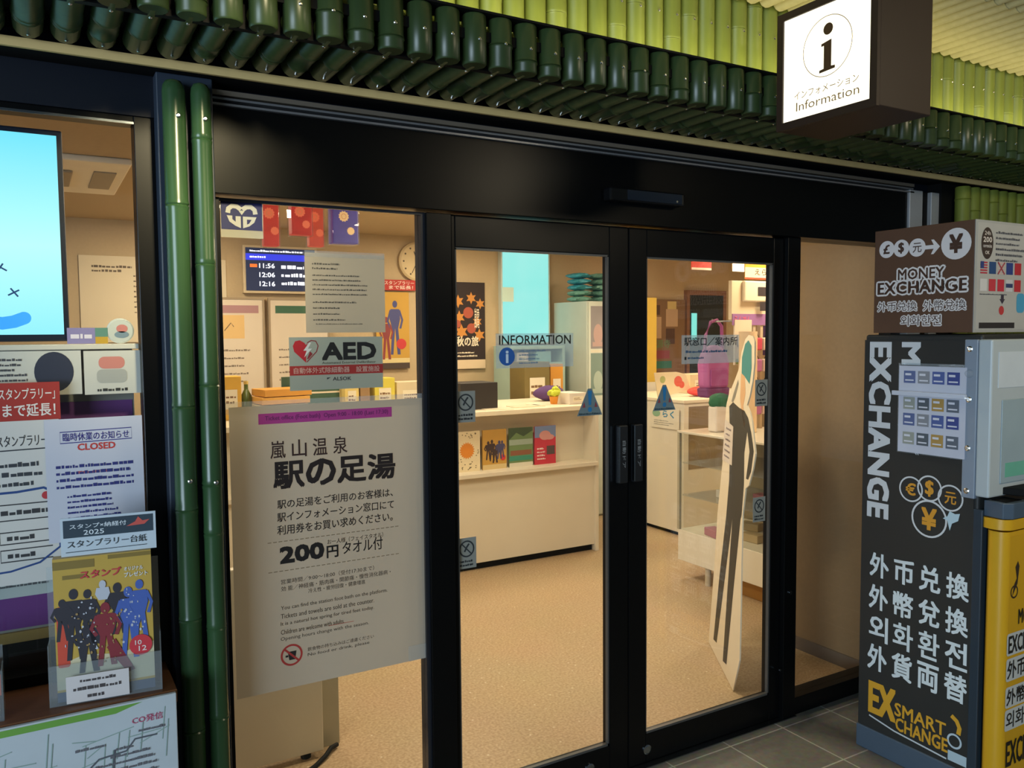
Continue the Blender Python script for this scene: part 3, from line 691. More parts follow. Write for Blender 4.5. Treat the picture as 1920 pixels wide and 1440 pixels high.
gfx(t, 'heart', '#b8222c', 1, [P((.050, .082), (.015, .115), (.011, .132), (.018, .146), (.032, .149), (.046, .141), (.050, .134), (.054, .141), (.052, .120), (.057, .112), (.050, .108))])
gfx(t, 'heart_outline', '#8a2a30', 1, [L(.003, (.052, .084), (.082, .115), (.087, .132), (.080, .146), (.066, .148), (.054, .141)), P((.058, .094), (.070, .108), (.062, .116), (.052, .092))])
gfx(t, 'bolt', '#d8d8d0', 2, [P((.060, .142), (.042, .118), (.052, .118), (.044, .098), (.068, .124), (.056, .124), (.066, .142))])
gfx(t, 'lettering', '#191a1c', 1, [T('AED', .098, .088, .270, .142, .045), T('Automated External Defibrillator', .098, .077, .268, .084, 0)])
gfx(t, 'red_band', '#a8302c', 1, [R(.0, .045, .291, .073)])
gfx(t, 'band_lettering', '#d8aa98', 2, [T('自動体外式除細動器　設置施設', .012, .050, .280, .068, .008)])
gfx(t, 'maker_mark', '#2a2c38', 1, [T('ALSOK', .130, .026, .188, .037, .02), P((.112, .030), (.124, .036), (.112, .036))])

# door stickers
sy = 0.0285
def door_sticker(label, x, z, w, h, mode):
    t = sheet('prohibition_sticker', label, 'sticker', x, sy, z, w, h, material=mat('sticker_grey', '#8e918a', rough=.5), group='grey prohibition stickers on the doors')
    gfx(t, 'ring', '#2c3236', 1, [RING(w / 2, h * .64, w * .36, .005), L(.004, (w * .26, h * .80), (w * .74, h * .46)), L(.006, (w * .38, h * .55), (w * .5, h * .7), (w * .62, h * .8))])
    gfx(t, 'lettering', '#23282c', 1, LINES(w * .12, h * .06, w * .88, h * .30, 2, mode, .6, .1))
door_sticker('grey prohibition sticker on the left door, at counter-top height', 1.196, 1.368, .072, .104, 51)
door_sticker('grey prohibition sticker low on the left door pane', 1.194, .876, .072, .104, 52)
door_sticker('grey prohibition sticker on the right door, beside the standee shoulder', 2.572, 1.352, .072, .110, 53)
door_sticker('grey prohibition sticker on the right door, beside the standee hip', 2.566, .866, .072, .104, 54)
for lab, x in (('triangular blue caution sticker on the left door', 1.680), ('triangular blue caution sticker on the right door', 2.030)):
    t = thing('caution_sticker', lab, 'sticker', (x, sy, 1.362), 0, 'triangular caution stickers')
    part('triangle', MB().prism([(0, 0), (.112, 0), (.064, .098), (.048, .098)], 0, .0008), mat('caution_blue', '#6c8086', rough=.5), t)
    gfx(t, 'exclamation_mark', '#1f78b0', 1, [P((.047, .090), (.065, .090), (.061, .038), (.051, .038)), C(.056, .022, .009)])
    gfx(t, 'caution_lettering', '#2c4650', 1, LINES(.008, .002, .104, .012, 1, 61, .7, .05))
    gfx(t, 'red_marks', '#8a4048', 1, [P((.022, .03), (.036, .03), (.031, .05)), P((.076, .03), (.090, .03), (.081, .05))])
t = sheet('information_sticker', 'clear sticker reading INFORMATION with a blue i on the left door', 'sticker', 1.349, sy, 1.543, .315, .118, material=STICK)
gfx(t, 'lettering', '#151a18', 1, [T('INFORMATION', .012, .080, .304, .112, .012)])
gfx(t, 'blue_disc', '#1d5aa8', 1, [C(.042, .040, .031)]); gfx(t, 'white_letter', '#cfe0f0', 2, [T('i', .037, .018, .048, .060, .03)])
gfx(t, 'fine_print', '#7088a0', 1, LINES(.09, .01, .2, .065, 4, 66, .4))
t = sheet('ticket_office_sticker', 'clear sticker with Japanese ticket office lettering on the right door', 'sticker', 2.172, sy, 1.537, .306, .112, material=STICK)
gfx(t, 'lettering', '#1c2428', 1, [T('駅窓口／案内所', .012, .070, .294, .104, .012)])
gfx(t, 'fine_print', '#3a5878', 1, LINES(.02, .042, .24, .054, 1, 67, .8, .05) + LINES(.03, .018, .12, .028, 1, 68, .8, .1)); gfx(t, 'black_square', '#1c2428', 1, [R(.014, .016, .024, .028)])

# ------------------------------------------------------------------ money exchange kiosk, side faces -x; local x runs towards the viewer
kx, ky = 2.81, -0.31
ks = thing('exchange_kiosk', 'black, white and yellow money exchange machine beside the right window', 'exchange machine', (kx, ky, 0), -PI / 2)
KD = mat('kiosk_charcoal', '#2b2d2c', rough=.55, var=.06)
KW = mat('kiosk_white', '#b9c4c8', rough=.3, var=.03)
KY = mat('kiosk_yellow', '#d8a622', rough=.35, var=.05)
KB_ = mat('kiosk_blue_grey', '#4c5d6e', rough=.4)
part('cabinet', B(0, .46, .004, .60, .09, 1.645), KD, ks, .008)
part('side_panel', B(0.0, .445, .0, .004, .09, 1.625), KD, ks)
part('plinth', B(-.005, .47, -.006, .60, .0, .09), KB_, ks, .004)
part('door_edge', B(.445, .478, -.002, .03, .09, 1.04), mat('kiosk_slate', '#2c3a46', rough=.35), ks, .003)
def rrect(x0, y0, x1, y1, r, seg=6):
    pts = []
    for cx, cy, a0 in ((x1 - r, y1 - r, 0), (x0 + r, y1 - r, 90), (x0 + r, y0 + r, 180), (x1 - r, y0 + r, 270)):
        for i in range(seg + 1):
            a = math.radians(a0 + 90 * i / seg); pts.append((cx + r * math.cos(a), cy + r * math.sin(a)))
    return pts
part('yellow_front', MB().plan(rrect(.484, .0, .556, .60, .032), .05, .975), KY, ks, smooth=True)
part('yellow_cap', MB().plan(rrect(.462, -.006, .562, .606, .045), .982, 1.018), KY, ks, smooth=True)
part('coin_tray', MB().plan([(.475, .01), (.545, .0), (.565, .03), (.565, .13), (.475, .13)], 1.02, 1.075), KB_, ks, .003)
part('tray_opening', MB().plan([(.49, .025), (.545, .018), (.548, .11), (.49, .11)], 1.074, 1.0765), BLK_MATTE, ks)
part('keyboard_shelf', MB().plan([(.45, .06), (.56, .10), (.56, .55), (.45, .55)], 1.09, 1.115), BLK_MATTE, ks, .003)
part('terminal', B(.452, .50, -.008, .58, 1.085, 1.628), KW, ks, .006)
part('side_plate', B(.405, .4515, -.010, .022, 1.075, 1.628), mat('plate_grey', '#8b98a8', rough=.35), ks, .003)
for z in (1.595, 1.42, 1.25, 1.10):
    part('screw', MB().lathe([(.010, 0), (.010, -.003), (.006, -.005)], 16, 'y', (.425, -.010, z)), SCREW, ks)
part('screen_hood', B(.5003, .504, .055, .56, 1.13, 1.42), mat('hood_pale', '#9fb2ba', rough=.15), ks, .002)
part('notice_plate', B(.5003, .502, .03, .40, 1.462, 1.585), M('#cdd8e0'), ks)
part('screen_glow', B(.504, .5045, .08, .20, 1.15, 1.20), mat('hood_green', '#6fb8a0', rough=.2), ks)
gfx(ks, 'side_heading', '#d4dade', 1, [T('EXCHANGE', .022, .935, .118, 1.618, .045, 1)])
gfx(ks, 'side_heading', '#d4dade', 1, [T('MONEY', .158, 1.20, .236, 1.618, .045, 1)])
gfx(ks, 'side_lettering', '#dce8ec', 1, [TC('外币兑換', .040, .702, .437, .797, .028, .2), TC('外幣兌換', .039, .574, .437, .671, .028, .2), TC('외화환전', .042, .450, .438, .552, .022, .2), TC('外貨両替', .038, .331, .439, .433, .03, .2)])
gfx(ks, 'coin_rings', '#d4dade', 1, [RING(.208, 1.070, .045, .006), RING(.281, 1.084, .045, .006), RING(.361, 1.062, .045, .006), RING(.282, .972, .066, .007)])
gfx(ks, 'coin_symbols', '#d89a30', 1, [T('€', .187, 1.047, .228, 1.093, .03), T('$', .264, 1.054, .298, 1.114, .03), T('元', .340, 1.040, .383, 1.084, .02), T('¥', .252, .930, .312, 1.012, .035)])
gfx(ks, 'bird_mark', '#bcd8e4', 2, [P((.335, .985), (.352, .980), (.362, .945), (.370, .972), (.392, .985), (.398, 1.012), (.380, 1.008), (.360, 1.015), (.352, .995))])
gfx(ks, 'logo', '#dba52c', 1, [T('EX', .045, .155, .165, .283, .06), T('SMART', .160, .186, .366, .238, .02), T('CHANGE', .165, .130, .374, .182, .03)])
gfx(ks, 'logo_underline', '#cfd8dc', 1, [L(.006, (.05, .142), (.16, .122), (.37, .108))])
gfx(ks, 'logo_hook', '#dba52c', 1, [L(.016, (.385, .275), (.405, .262), (.416, .240), (.412, .215))])
gfx(ks, 'logo_ring', '#bcd0dc', 1, [RING(.398, .185, .024, .007)])
gfx(ks, 'side_label', '#b4ccd8', 1, [R(.375, .108, .444, .145)])
# print on the yellow front: a child rotated to face -y of the world
kf = part('front_print', B(.0, .40, .0, .0006, .0, .9), KY, ks)
kf.location = (.5565, .030, .06); kf.rotation_euler = (0, 0, PI / 2)
for ln in (T('MONEY', .06, .587, .20, .640, .03), T('EXCHANGE', .004, .492, .25, .554, .03), T('外币兑換', .002, .402, .23, .466, .02), T('外幣兌換', .002, .308, .23, .366, .02), T('외화환전', .002, .227, .23, .286, .01), T('EXCHANGE', .006, .09, .3, .182, .04)):
    gfx(kf, 'front_lettering', '#221d14', 3, [ln])
gfx(kf, 'lettering_halo', '#c8ccc8', 1, [RR(-.004, .484, .262, .562, .01), RR(-.004, .394, .24, .474, .01), RR(-.004, .30, .24, .374, .01), RR(-.004, .219, .24, .294, .01)])
gfx(kf, 'bird_mark', '#3a2c1c', 1, [P((.02, .69), (.05, .73), (.06, .79), (.05, .81), (.035, .79), (.045, .75), (.03, .73)), RING(.032, .705, .02, .006)])

# MONEY EXCHANGE box on the kiosk
bxo = thing('exchange_box_sign', 'brown and white MONEY EXCHANGE box sign on top of the kiosk', 'box sign', (kx, ky, 1.652), -PI / 2)
part('box', B(.036, .425, .0, .50, 0, .388), mat('box_brown', '#5e4230', rough=.6, var=.05), bxo, .002)
part('front_panel', B(.4255, .4275, .0, .50, 0, .388), M('#a9aaa6'), bxo)
z0 = 1.652
cir = [C(.088, 1.967 - z0, .032), C(.148, 1.966 - z0, .032), C(.212, 1.963 - z0, .033), C(.359, 1.963 - z0, .055)]
gfx(bxo, 'white_discs', '#e2dcda', 1, [cir, P((.243, 1.953 - z0), (.276, 1.953 - z0), (.266, 1.934 - z0), (.276, 1.934 - z0), (.300, 1.959 - z0), (.276, 1.986 - z0), (.266, 1.986 - z0), (.276, 1.967 - z0), (.243, 1.967 - z0))])
gfx(bxo, 'currency_symbols', '#4a3226', 2, [T('£', .074, 1.95 - z0, .101, 1.985 - z0, .03), T('$', .136, 1.946 - z0, .160, 1.988 - z0, .03), T('元', .195, 1.945 - z0, .230, 1.98 - z0, .01), T('¥', .334, 1.93 - z0, .384, 1.997 - z0, .04)])
def halo(body, x0, z0, x1, z1, d, bold=.012):
    return [T(body, x0 + d * math.cos(a), z0 + d * math.sin(a), x1 + d * math.cos(a), z1 + d * math.sin(a), bold) for a in [i * PI / 4 for i in range(8)]]
hd_ = [('MONEY', .137, 1.848 - z0, .318, 1.888 - z0), ('EXCHANGE', .052, 1.797 - z0, .402, 1.843 - z0)]
cj_ = [('外币兑換', .054, 1.733 - z0, .216, 1.769 - z0), ('外幣兌換', .241, 1.731 - z0, .400, 1.769 - z0), ('외화한전', .152, 1.678 - z0, .310, 1.716 - z0)]
gfx(bxo, 'heading_outline', '#e8e2de', 1, [halo(*h, .0065, .02) for h in hd_]); gfx(bxo, 'heading', '#4a3022', 2, [T(*h, .02) for h in hd_])
gfx(bxo, 'lettering_outline', '#e8e2de', 1, [halo(*h, .004, 0) for h in cj_]); gfx(bxo, 'lettering', '#4a3022', 2, [T(*h, .003) for h in cj_])
fp = part('front_sheet', B(0, .48, 0, .0008, 0, .37), M('#b3b3ae'), bxo); fp.location = (.4285, .01, .009); fp.rotation_euler = (0, 0, PI / 2)
gfx(fp, 'dark_oval', '#3c302a', 1, [C(.058, .30, .036, .055)])
gfx(fp, 'oval_lettering', '#d8d0c8', 2, [T('24h', .040, .328, .076, .342, .01), T('200', .032, .303, .084, .322, .03), T('currencies', .032, .285, .084, .297, .01), T('OK', .045, .262, .071, .274, .02)])
gfx(fp, 'fine_print', '#55555a', 1, LINES(.11, .235, .30, .35, 6, 71, .45) + LINES(.02, .12, .19, .128, 1, 72, .5))
fl = [(('#b03040', 0), ('#30407a', 1)), (('#2a4a78', 2),), (('#c8b0a8', 0), ('#a04048', 3)), (('#2c3f80', 2),), (('#b02c34', 2),), (('#d0d0d0', 2),), (('#c03a44', 2),), (('#c03040', 2),), (('#c8c8cc', 2), ('#34406a', 4)), (('#b83038', 2),)]
for i, spec in enumerate(fl):
    x = .02 + (i % 5) * .053; z = .195 if i < 5 else .135
    for c, md in spec:
        sh = {0: [R(x, z + h * .009, x + .042, z + h * .009 + .005) for h in range(5)], 1: [R(x, z + .018, x + .02, z + .042)], 2: [R(x, z, x + .042, z + .042)], 3: [L(.006, (x, z), (x + .042, z + .042)), L(.006, (x, z + .042), (x + .042, z))], 4: [R(x, z + .014, x + .042, z + .028)]}[md]
        gfx(fp, 'flag_print', c, 2 if md in (1, 3, 4) else 1, sh)
gfx(fp, 'red_disc', '#b83a3a', 1, [C(.155, .068, .016)]); gfx(fp, 'arrow', '#3a3440', 1, [P((.15, .125), (.168, .125), (.168, .108), (.176, .108), (.159, .09), (.142, .108), (.15, .108))])
gfx(fp, 'bottom_band', '#2e2a2a', 1, [R(.02, .005, .24, .025)])
gfx(fp, 'blue_mark', '#4a9ac0', 1, [RR(.25, .06, .30, .13, .015)])

# brochure rack on the kiosk side
ch = thing('note_chart_rack', 'clear acrylic holder with banknote chart hanging on the kiosk side panel', 'holder', (kx - .004, ky, 1.205), -PI / 2)
part('back_plate', B(.152, .425, -.004, .0, 0, .335), ACRYL, ch)
part('chart', B(.158, .415, -.008, -.005, .004, .325), M('#c6ccdc'), ch, label='white printed banknote chart')
part('clip_bar', B(.140, .42, -.026, -.009, .215, .232), mat('clip_white', '#c6cede', rough=.2), ch, .002)
part('suction_cup', MB().lathe([(.016, 0), (.012, -.012), (.005, -.018)], 16, 'y', (.425, -.004, .305)), ACRYL, ch)
for r, zz in enumerate((.262, .165, .105, .035)):
    for c in range(4):
        x = .178 + c * .056; cols = (['#5a6a9a', '#8a8f98', '#4f62a0', '#3d4c90'], ['#9aa098', '#56606a', '#b09050', '#606a78'])[r % 2]
        gfx(ch, 'banknote_print', cols[c], 1, [R(x, zz, x + .046, zz + .045), ], y=-.008)
        gfx(ch, 'banknote_lines', '#d8dce8', 2, [R(x + .006, zz + .028, x + .03, zz + .036), R(x + .006, zz + .008, x + .04, zz + .013)], y=-.008)

# ------------------------------------------------------------------ INTERIOR
# ceiling lamps
cl0 = None
WARM = (1.0, 0.845, 0.61)
k = 0
for x, ys in ((0.75, (0.38,)), (0.9, (3.25,)), (2.3, (0.95, 2.0)), (3.0, (3.25,)), (4.4, (1.2, 3.0)), (5.8, (1.3, 3.0))):
    for y in ys:
        t = thing('ceiling_lamp', 'square warm ceiling lamp panel inside the shop', 'ceiling lamp', (x, y, 2.485), 0, 'square lamps on the shop ceiling')
        part('frame', B(-.2, .2, -.2, -.18, 0, .015).box(-.2, .2, .18, .2, 0, .015).box(-.2, -.18, -.18, .18, 0, .015).box(.18, .2, -.18, .18, 0, .015), WHITE, t)
        part('diffuser', B(-.18, .18, -.18, .18, .004, .012), mat('lamp_diffuser', (1.0, .8, .5), emit=3.0, var=0, rough=.5), t)
        l = bpy.data.lights.new('lamp_glow', 'AREA'); l.shape = 'SQUARE'; l.size = .36; l.energy = 20; l.color = WARM
        lo = bpy.data.objects.new('lamp_glow', l); COL.objects.link(lo); lo.parent = t; lo.location = (0, 0, .0)
# ceiling air conditioner
ac = thing('air_conditioner', 'square white ceiling air conditioner seen through the left window', 'air conditioner', (-0.02, 2.40, 2.47))
part('panel', B(-.46, .46, -.48, .48, 0, .03), mat('ac_white', '#f4ead6', rough=.5), ac, .01)
part('grille', B(-.22, .22, -.22, .22, -.012, 0), mat('ac_grey', '#9a8c78', rough=.5), ac, .01)
for s in (-1, 1): part('vent', B(s * .36 - .05, s * .36 + .05, -.25, .25, -.006, 0), MATS['ac_grey'], ac)
t = sheet('notice_board', 'cream notice sheet with small table on the wall seen through the left window', 'poster', 0.30, 4.19, 1.62, 1.0, .62, '#e0d0b0', .008)
gfx(t, 'fine_print', '#6a5a48', 1, LINES(.08, .50, .35, .56, 2, 91, .6) + LINES(.35, .2, .8, .5, 8, 92, .3)); gfx(t, 'rule', '#6a5a48', 1, [R(.4, .545, .8, .55)])
# reception counter
rc = thing('reception_counter', 'long white reception counter with brochure shelf across the shop', 'counter', (0.7, 2.64, 0))
CW = mat('counter_white', '#e6ddc8', rough=.5, var=.03)
part('front_panel', B(0, 2.955, 0.02, .06, .05, .66), CW, rc, .002)
part('body', B(0, 2.955, .16, .80, .05, 1.085), CW, rc)
part('worktop', B(-.01, 2.985, .0, .83, 1.085, 1.12), mat('worktop', '#eaddc2', rough=.35), rc, .004)
part('shelf_ledge', B(0, 2.965, -.02, .16, .66, .69), CW, rc, .003)
part('end_panel', B(2.955, 2.985, .0, .83, .0, 1.085), CW, rc, .002)
part('plinth', B(0, 2.955, .05, .78, 0, .05), BLK_MATTE, rc)
# brochures standing on the counter shelf
mags = [('booklet_dark', 2.33, .13, 'grey'), ('sun', 2.51, .205, 0), ('gold', 2.737, .195, 0), ('land', 2.955, .20, 0), ('red', 3.172, .185, 0)]
labs = {'booklet_dark': 'grey brochure at the door edge of the counter shelf', 'sun': 'cream brochure with an orange sun on the counter shelf', 'gold': 'gold brochure with dark figures on the counter shelf', 'land': 'green landscape brochure on the counter shelf', 'red': 'red and blue brochure on the counter shelf, farthest from the door stile'}
labs['red'] = 'red and blue brochure at the counter shelf end'
for nm, x, w, _ in mags:
    base = {'booklet_dark': '#8a8578', 'sun': '#e8d8b4', 'gold': '#c79a45', 'land': '#6f8a5a', 'red': '#c8384a'}[nm]
    t = sheet('brochure', labs[nm], 'brochure', x, 2.735, .6905, w, .285, base, .012, 0, 'brochures on the counter shelf')
    rd = random.Random(len(nm))
    if nm == 'sun':
        gfx(t, 'orange_sun', '#e08a2c', 1, [P(*[(.1025 + (.062 if i % 2 else .048) * math.cos(i * PI / 20), .15 + (.062 if i % 2 else .048) * math.sin(i * PI / 20)) for i in range(40)])])
        gfx(t, 'speckles', '#6a6048', 1, [R(a, b, a + .008, b + .006) for a, b in [(rd.uniform(.005, .19), rd.uniform(.01, .27)) for _ in range(70)] if (a - .1025) ** 2 + (b - .15) ** 2 > .006])
    if nm == 'gold':
        gfx(t, 'dark_shapes', '#40302c', 1, hero(.045, .07, .13, 0, 1.2) + hero(.075, .06, .15, 0, 1.2) + hero(.10, .045, .12, .01, 1.3)); gfx(t, 'blue_shapes', '#4a4a70', 2, hero(.135, .07, .13, 0, 1.2) + hero(.158, .08, .12)); gfx(t, 'red_seal', '#d03a3a', 2, [C(.165, .08, .022)]); gfx(t, 'pale_ground', '#d8c08a', 1, [R(0, 0, .195, .035)])
    if nm == 'land':
        gfx(t, 'sky_strip', '#9fb0a0', 1, [R(.0, .16, .2, .20)]); gfx(t, 'dark_hills', '#45583c', 1, [P((0, .2), (.06, .25), (.12, .22), (.2, .26), (.2, .285), (0, .285))]); gfx(t, 'brown_strip', '#8a5a40', 1, [R(.01, .085, .19, .12)]); gfx(t, 'teal_strip', '#3f8f78', 1, [R(0, .045, .2, .08)]); gfx(t, 'white_strip', '#ddd8c8', 1, [R(0, 0, .2, .03)])
    if nm == 'red':
        gfx(t, 'blue_sky', '#7a90c0', 1, [R(0, .2, .185, .285)]); gfx(t, 'pink_blossom', '#d89a98', 2, [C(.09, .215, .05, .035), C(.13, .2, .04, .02)]); gfx(t, 'photo', '#5a4a48', 1, [R(.105, .07, .175, .135)]); gfx(t, 'lettering', '#f0d8d8', 1, LINES(.02, .03, .095, .13, 4, 5, .5))
    if nm == 'booklet_dark': gfx(t, 'print', '#55504a', 1, LINES(.01, .05, .12, .25, 9, 6, .6))
# things on the counter
def carton(name, label, cat, x0, x1, y0, y1, z, h, color, lid=True, group=None):
    t = thing(name, label, cat, ((x0 + x1) / 2, (y0 + y1) / 2, z), 0, group); w = (x1 - x0) / 2; d = (y1 - y0) / 2
    part('body', B(-w, w, -d, d, 0, h), M(color), t, .003)
    if lid: gfx(t, 'label', '#e6dcc4', 1, [R(-w * .6, h * .25, w * .6, h * .7)], y=-d - .0005); gfx(t, 'print', '#7a5a3a', 2, LINES(-w * .5, h * .35, w * .5, h * .6, 2, int(x0 * 100), .5), y=-d - .0005)
    return t
ZC = 1.1202
carton('printer', 'dark printer on the counter behind the left door', 'printer', 2.60, 2.90, 2.80, 3.05, ZC, .19, '#2e2722', False)
for i, (x, y, w, c, lb) in enumerate(((2.75, 2.70, .21, '#ddd0b4', 'cream paper sheet lying on the counter before the printer'), (3.02, 2.74, .25, '#d8c8aa', 'wide cream leaflet lying on the counter beside the printer'), (3.25, 2.80, .14, '#e0d6c0', 'small pale leaflet on the counter by the plant cup'))):
    solo('paper_sheet', lb, 'paper', B(0, w, 0, .15, 0, .004), M(c), (x, y, ZC), .15 * (i - 1))
pc = thing('plant_cup', 'orange cup holding a lime green plant on the counter', 'potted plant', (3.43, 2.87, ZC))
part('cup', MB().lathe([(.026, 0), (.036, .06), (.034, .06), (.03, .05)], 18), M('#d88a24'), pc, smooth=True)
part('leaves', MB().blob((0, 0, .085), (.045, .045, .03), 3, .3).blob((.015, 0, .105), (.03, .03, .03), 5, .35), M('#c4cc2a'), pc, smooth=True)
tr = carton('brochure_tray', 'white tray of leaflets at the right end of the counter', 'tray', 3.50, 3.66, 2.76, 2.98, ZC, .085, '#d9d0c4')
solo('purple_cloth', 'purple cloth bundle behind the plant cup', 'cloth', MB().blob((0, 0, .06), (.14, .08, .062), 9, .12), M('#5a3a6e', rough=.8), (3.58, 3.16, ZC), smooth=True)
carton('cardboard_box', 'olive brown stacked box behind the counter, below the information sticker', 'box', 3.55, 3.80, 3.50, 3.75, .98, .44, '#7a6a38')
carton('cardboard_box', 'small orange box beside the olive box behind the counter', 'box', 3.82, 3.95, 3.52, 3.66, .976, .42, '#d09030')
carton('side_table', 'plain side table under the olive box behind the counter', 'table', 3.5, 4.02, 3.485, 3.8, 0.0, .975, '#a89878', False)
carton('yellow_carton', 'yellow carton at the far left end of the counter', 'box', 1.02, 1.15, 3.05, 3.2, ZC, .28, '#d8a83c')
gb = thing('green_bottle', 'green bottle beside the yellow carton on the counter', 'bottle', (1.19, 3.1, ZC))
part('glass_body', MB().lathe([(.032, 0), (.034, .01), (.034, .15), (.014, .19), (.013, .225)], 18), M('#5a6a30', rough=.15), gb, smooth=True); part('cap', MB().cyl((0, 0, .225), .015, .02), M('#c8b060'), gb)
fs = thing('folder_stack', 'stack of orange folders and papers on the counter', 'folders', (1.37, 3.02, ZC))
for i, (c, n) in enumerate((('#d8ccb0', 'paper_pile'), ('#c8b890', 'paper_pile'), ('#e0a850', 'folder'), ('#d8983c', 'folder'))):
    o_ = part(n, B(-.16, .16, -.11, .11, 0, .045), M(c), fs, .002); o_.location = (.01 * i, 0, .05 * i); o_.rotation_euler = (0, 0, .05 * i)
t = sheet('green_sign', 'green sign board with white handwriting standing on the counter', 'sign', 1.44, 3.17, ZC, .40, .26, '#3f5f4c', .012)
gfx(t, 'handwriting', '#e8e4d0', 1, [L(.010, (.14, .20), (.17, .225), (.20, .20), (.19, .185)), L(.010, (.22, .22), (.24, .195)), L(.010, (.26, .23), (.30, .225), (.31, .20), (.27, .19))])
gfx(t, 'white_edge', '#e8dcc8', 1, [R(0, .14, .40, .152)])
carton('cream_carton', 'cream carton beside the green sign on the counter', 'box', 1.85, 1.95, 3.08, 3.2, ZC, .22, '#e0c878')
carton('brown_carton', 'narrow brown carton on the counter between two paler cartons', 'box', 1.96, 2.03, 3.08, 3.2, ZC, .22, '#9a7a54', False)
carton('yellow_box', 'yellow printed box on the counter under the gold poster', 'box', 2.06, 2.21, 3.06, 3.2, ZC, .235, '#d8c84c')
carton('leaflet_rack', 'cream leaflet rack at the counter, nearest the door post', 'rack', 2.24, 2.47, 3.1, 3.24, ZC, .20, '#d8c8a8')
# white panel near the left pane with cable
wp = thing('white_stand', 'low white display stand just behind the foot bath poster', 'stand', (.44, .70, 0))
part('front', B(0, .49, 0, .02, .03, .80), CW, wp, .003); part('carcass', B(.01, .48, .02, .07, .03, .79), CW, wp); part('castors', MB().cyl((.06, .04, 0), .02, .03).cyl((.43, .04, 0), .02, .03), BLK_MATTE, wp)
solo('grey_side_panel', 'pale grey panel edge behind the white stand', 'panel', B(0, .115, 0, .02, 0, .8), M('#b8b29c'), (.905, .78, 0), 0)
solo('cable', 'black cable on the floor beside the white stand', 'cable', MB().tube([(.70, .50, .008), (.80, .585, .008), (.88, .64, .008), (.93, .68, .014), (.965, .72, .02), (1.0, .75, .012)], .009), BLK_MATTE, smooth=True)
# back wall items seen through the left pane
ds = thing('timetable_screen', 'wall screen listing departure times seen through the left pane', 'screen', (1.44, 4.14, 2.01))
part('bezel', B(-.02, .56, .01, .06, -.02, .35), mat('bezel_cream', '#d8c4a0', rough=.4), ds, .004)
part('picture', B(0, .54, .004, .01, 0, .33), glow('#1a2440', .9), ds)
gfx(ds, 'blue_bar', '#2a3fd0', 1, [R(0, .235, .54, .285)], material=glow('#2a35c8', 1.2), y=.004)
gfx(ds, 'lettering', '#ffffff', 2, [T('11:56', .10, .175, .22, .212, .02), T('12:06', .10, .105, .22, .142, .02), T('12:16', .10, .035, .22, .072, .02), LINES(.27, .03, .50, .22, 3, 5, .45), LINES(.03, .25, .2, .272, 1, 6, .7), LINES(.03, .295, .5, .32, 1, 7, .6)], material=glow('#e8eeff', 1.2), y=.004)
gfx(ds, 'orange_mark', '#e06a2a', 2, [R(.03, .18, .085, .205)], material=glow('#e06a2a', 1.0), y=.004)
for lab, x, w, c in (('framed white notice board with pink heading at the left pane edge', 1.12, .44, '#b4888a'), ('framed white notice board with green heading beneath the timetable screen', 1.62, .46, '#3f6a50')):
    t = sheet('notice_board', lab, 'notice board', x, 4.16, 1.18, w, .76, '#e2d2bc', .02, 0, 'notice boards on the shop back wall')
    part('frame', B(-.015, 0, -.005, .02, -.015, .775).box(w, w + .015, -.005, .02, -.015, .775).box(0, w, -.005, .02, .76, .775).box(0, w, -.005, .02, -.015, 0), M('#a89478', rough=.3), t)
    gfx(t, 'heading_band', c, 1, [R(.04, .655, w - .03, .715)]); gfx(t, 'fine_print', '#8a7a6a', 1, LINES(.06, .10, w - .05, .40, 5, int(x * 10), .25))
    if w < .45: gfx(t, 'drawing_panel', '#e8c080', 1, [R(.02, .46, .30, .64)]); gfx(t, 'sketch', '#6a5a44', 2, [L(.006, (.08, .5), (.12, .6)), L(.006, (.15, .52), (.2, .58), (.22, .55))])
ck = thing('wall_clock', 'round cream wall clock by the door post', 'clock', (2.88, 4.155, 2.285))
part('case', MB().lathe([(.165, 0), (.165, -.03), (.15, -.035)], 36, 'y', (0, .045, 0)), M('#c8b084', rough=.4), ck, smooth=True)
part('dial', MB().lathe([(.148, 0), (.148, -.004)], 36, 'y', (0, .012, 0)), M('#d4bd90'), ck)
gfx(ck, 'hour_marks', '#5a4a34', 1, [C(.125 * math.sin(i * PI / 6), .125 * math.cos(i * PI / 6), .008) for i in range(12)], y=.007)
gfx(ck, 'hands', '#3a2c20', 2, [L(.008, (0, 0), (-.03, .085)), L(.006, (0, 0), (-.05, -.1))], y=.007)
t = sheet('red_banner', 'narrow red banner with white lettering on the back wall under the clock', 'banner', 2.50, 4.17, 2.035, .375, .09, '#b83228', .006)
gfx(t, 'lettering', '#f0ddd0', 1, [T('スタンプラリー', .08, .048, .35, .08, .01), T('まで延長！', .12, .010, .34, .042, .02)])
t = sheet('gold_poster', 'gold poster with blue figure shape on the back wall beside the door post', 'poster', 2.50, 4.17, 1.37, .30, .65, '#c79a3c', .006)
gfx(t, 'blue_shape', '#4a4c80', 1, hero(.17, .12, .46, 0, 2.6)); gfx(t, 'red_shape', '#8a3a3a', 1, hero(.09, .08, .36, 0, 2.2)); gfx(t, 'pale_band', '#dcc890', 1, [R(0, .05, .3, .09)]); gfx(t, 'red_seal', '#c83a38', 2, [C(.225, .21, .045)]); gfx(t, 'bottom_band', '#4a3a30', 1, [R(0, .0, .3, .05)])
t = sheet('festival_poster', 'tall black poster with orange motifs at the left door edge', 'poster', 3.20, 4.17, 1.35, .34, .77, '#2a1a14', .006)
rd = random.Random(4)
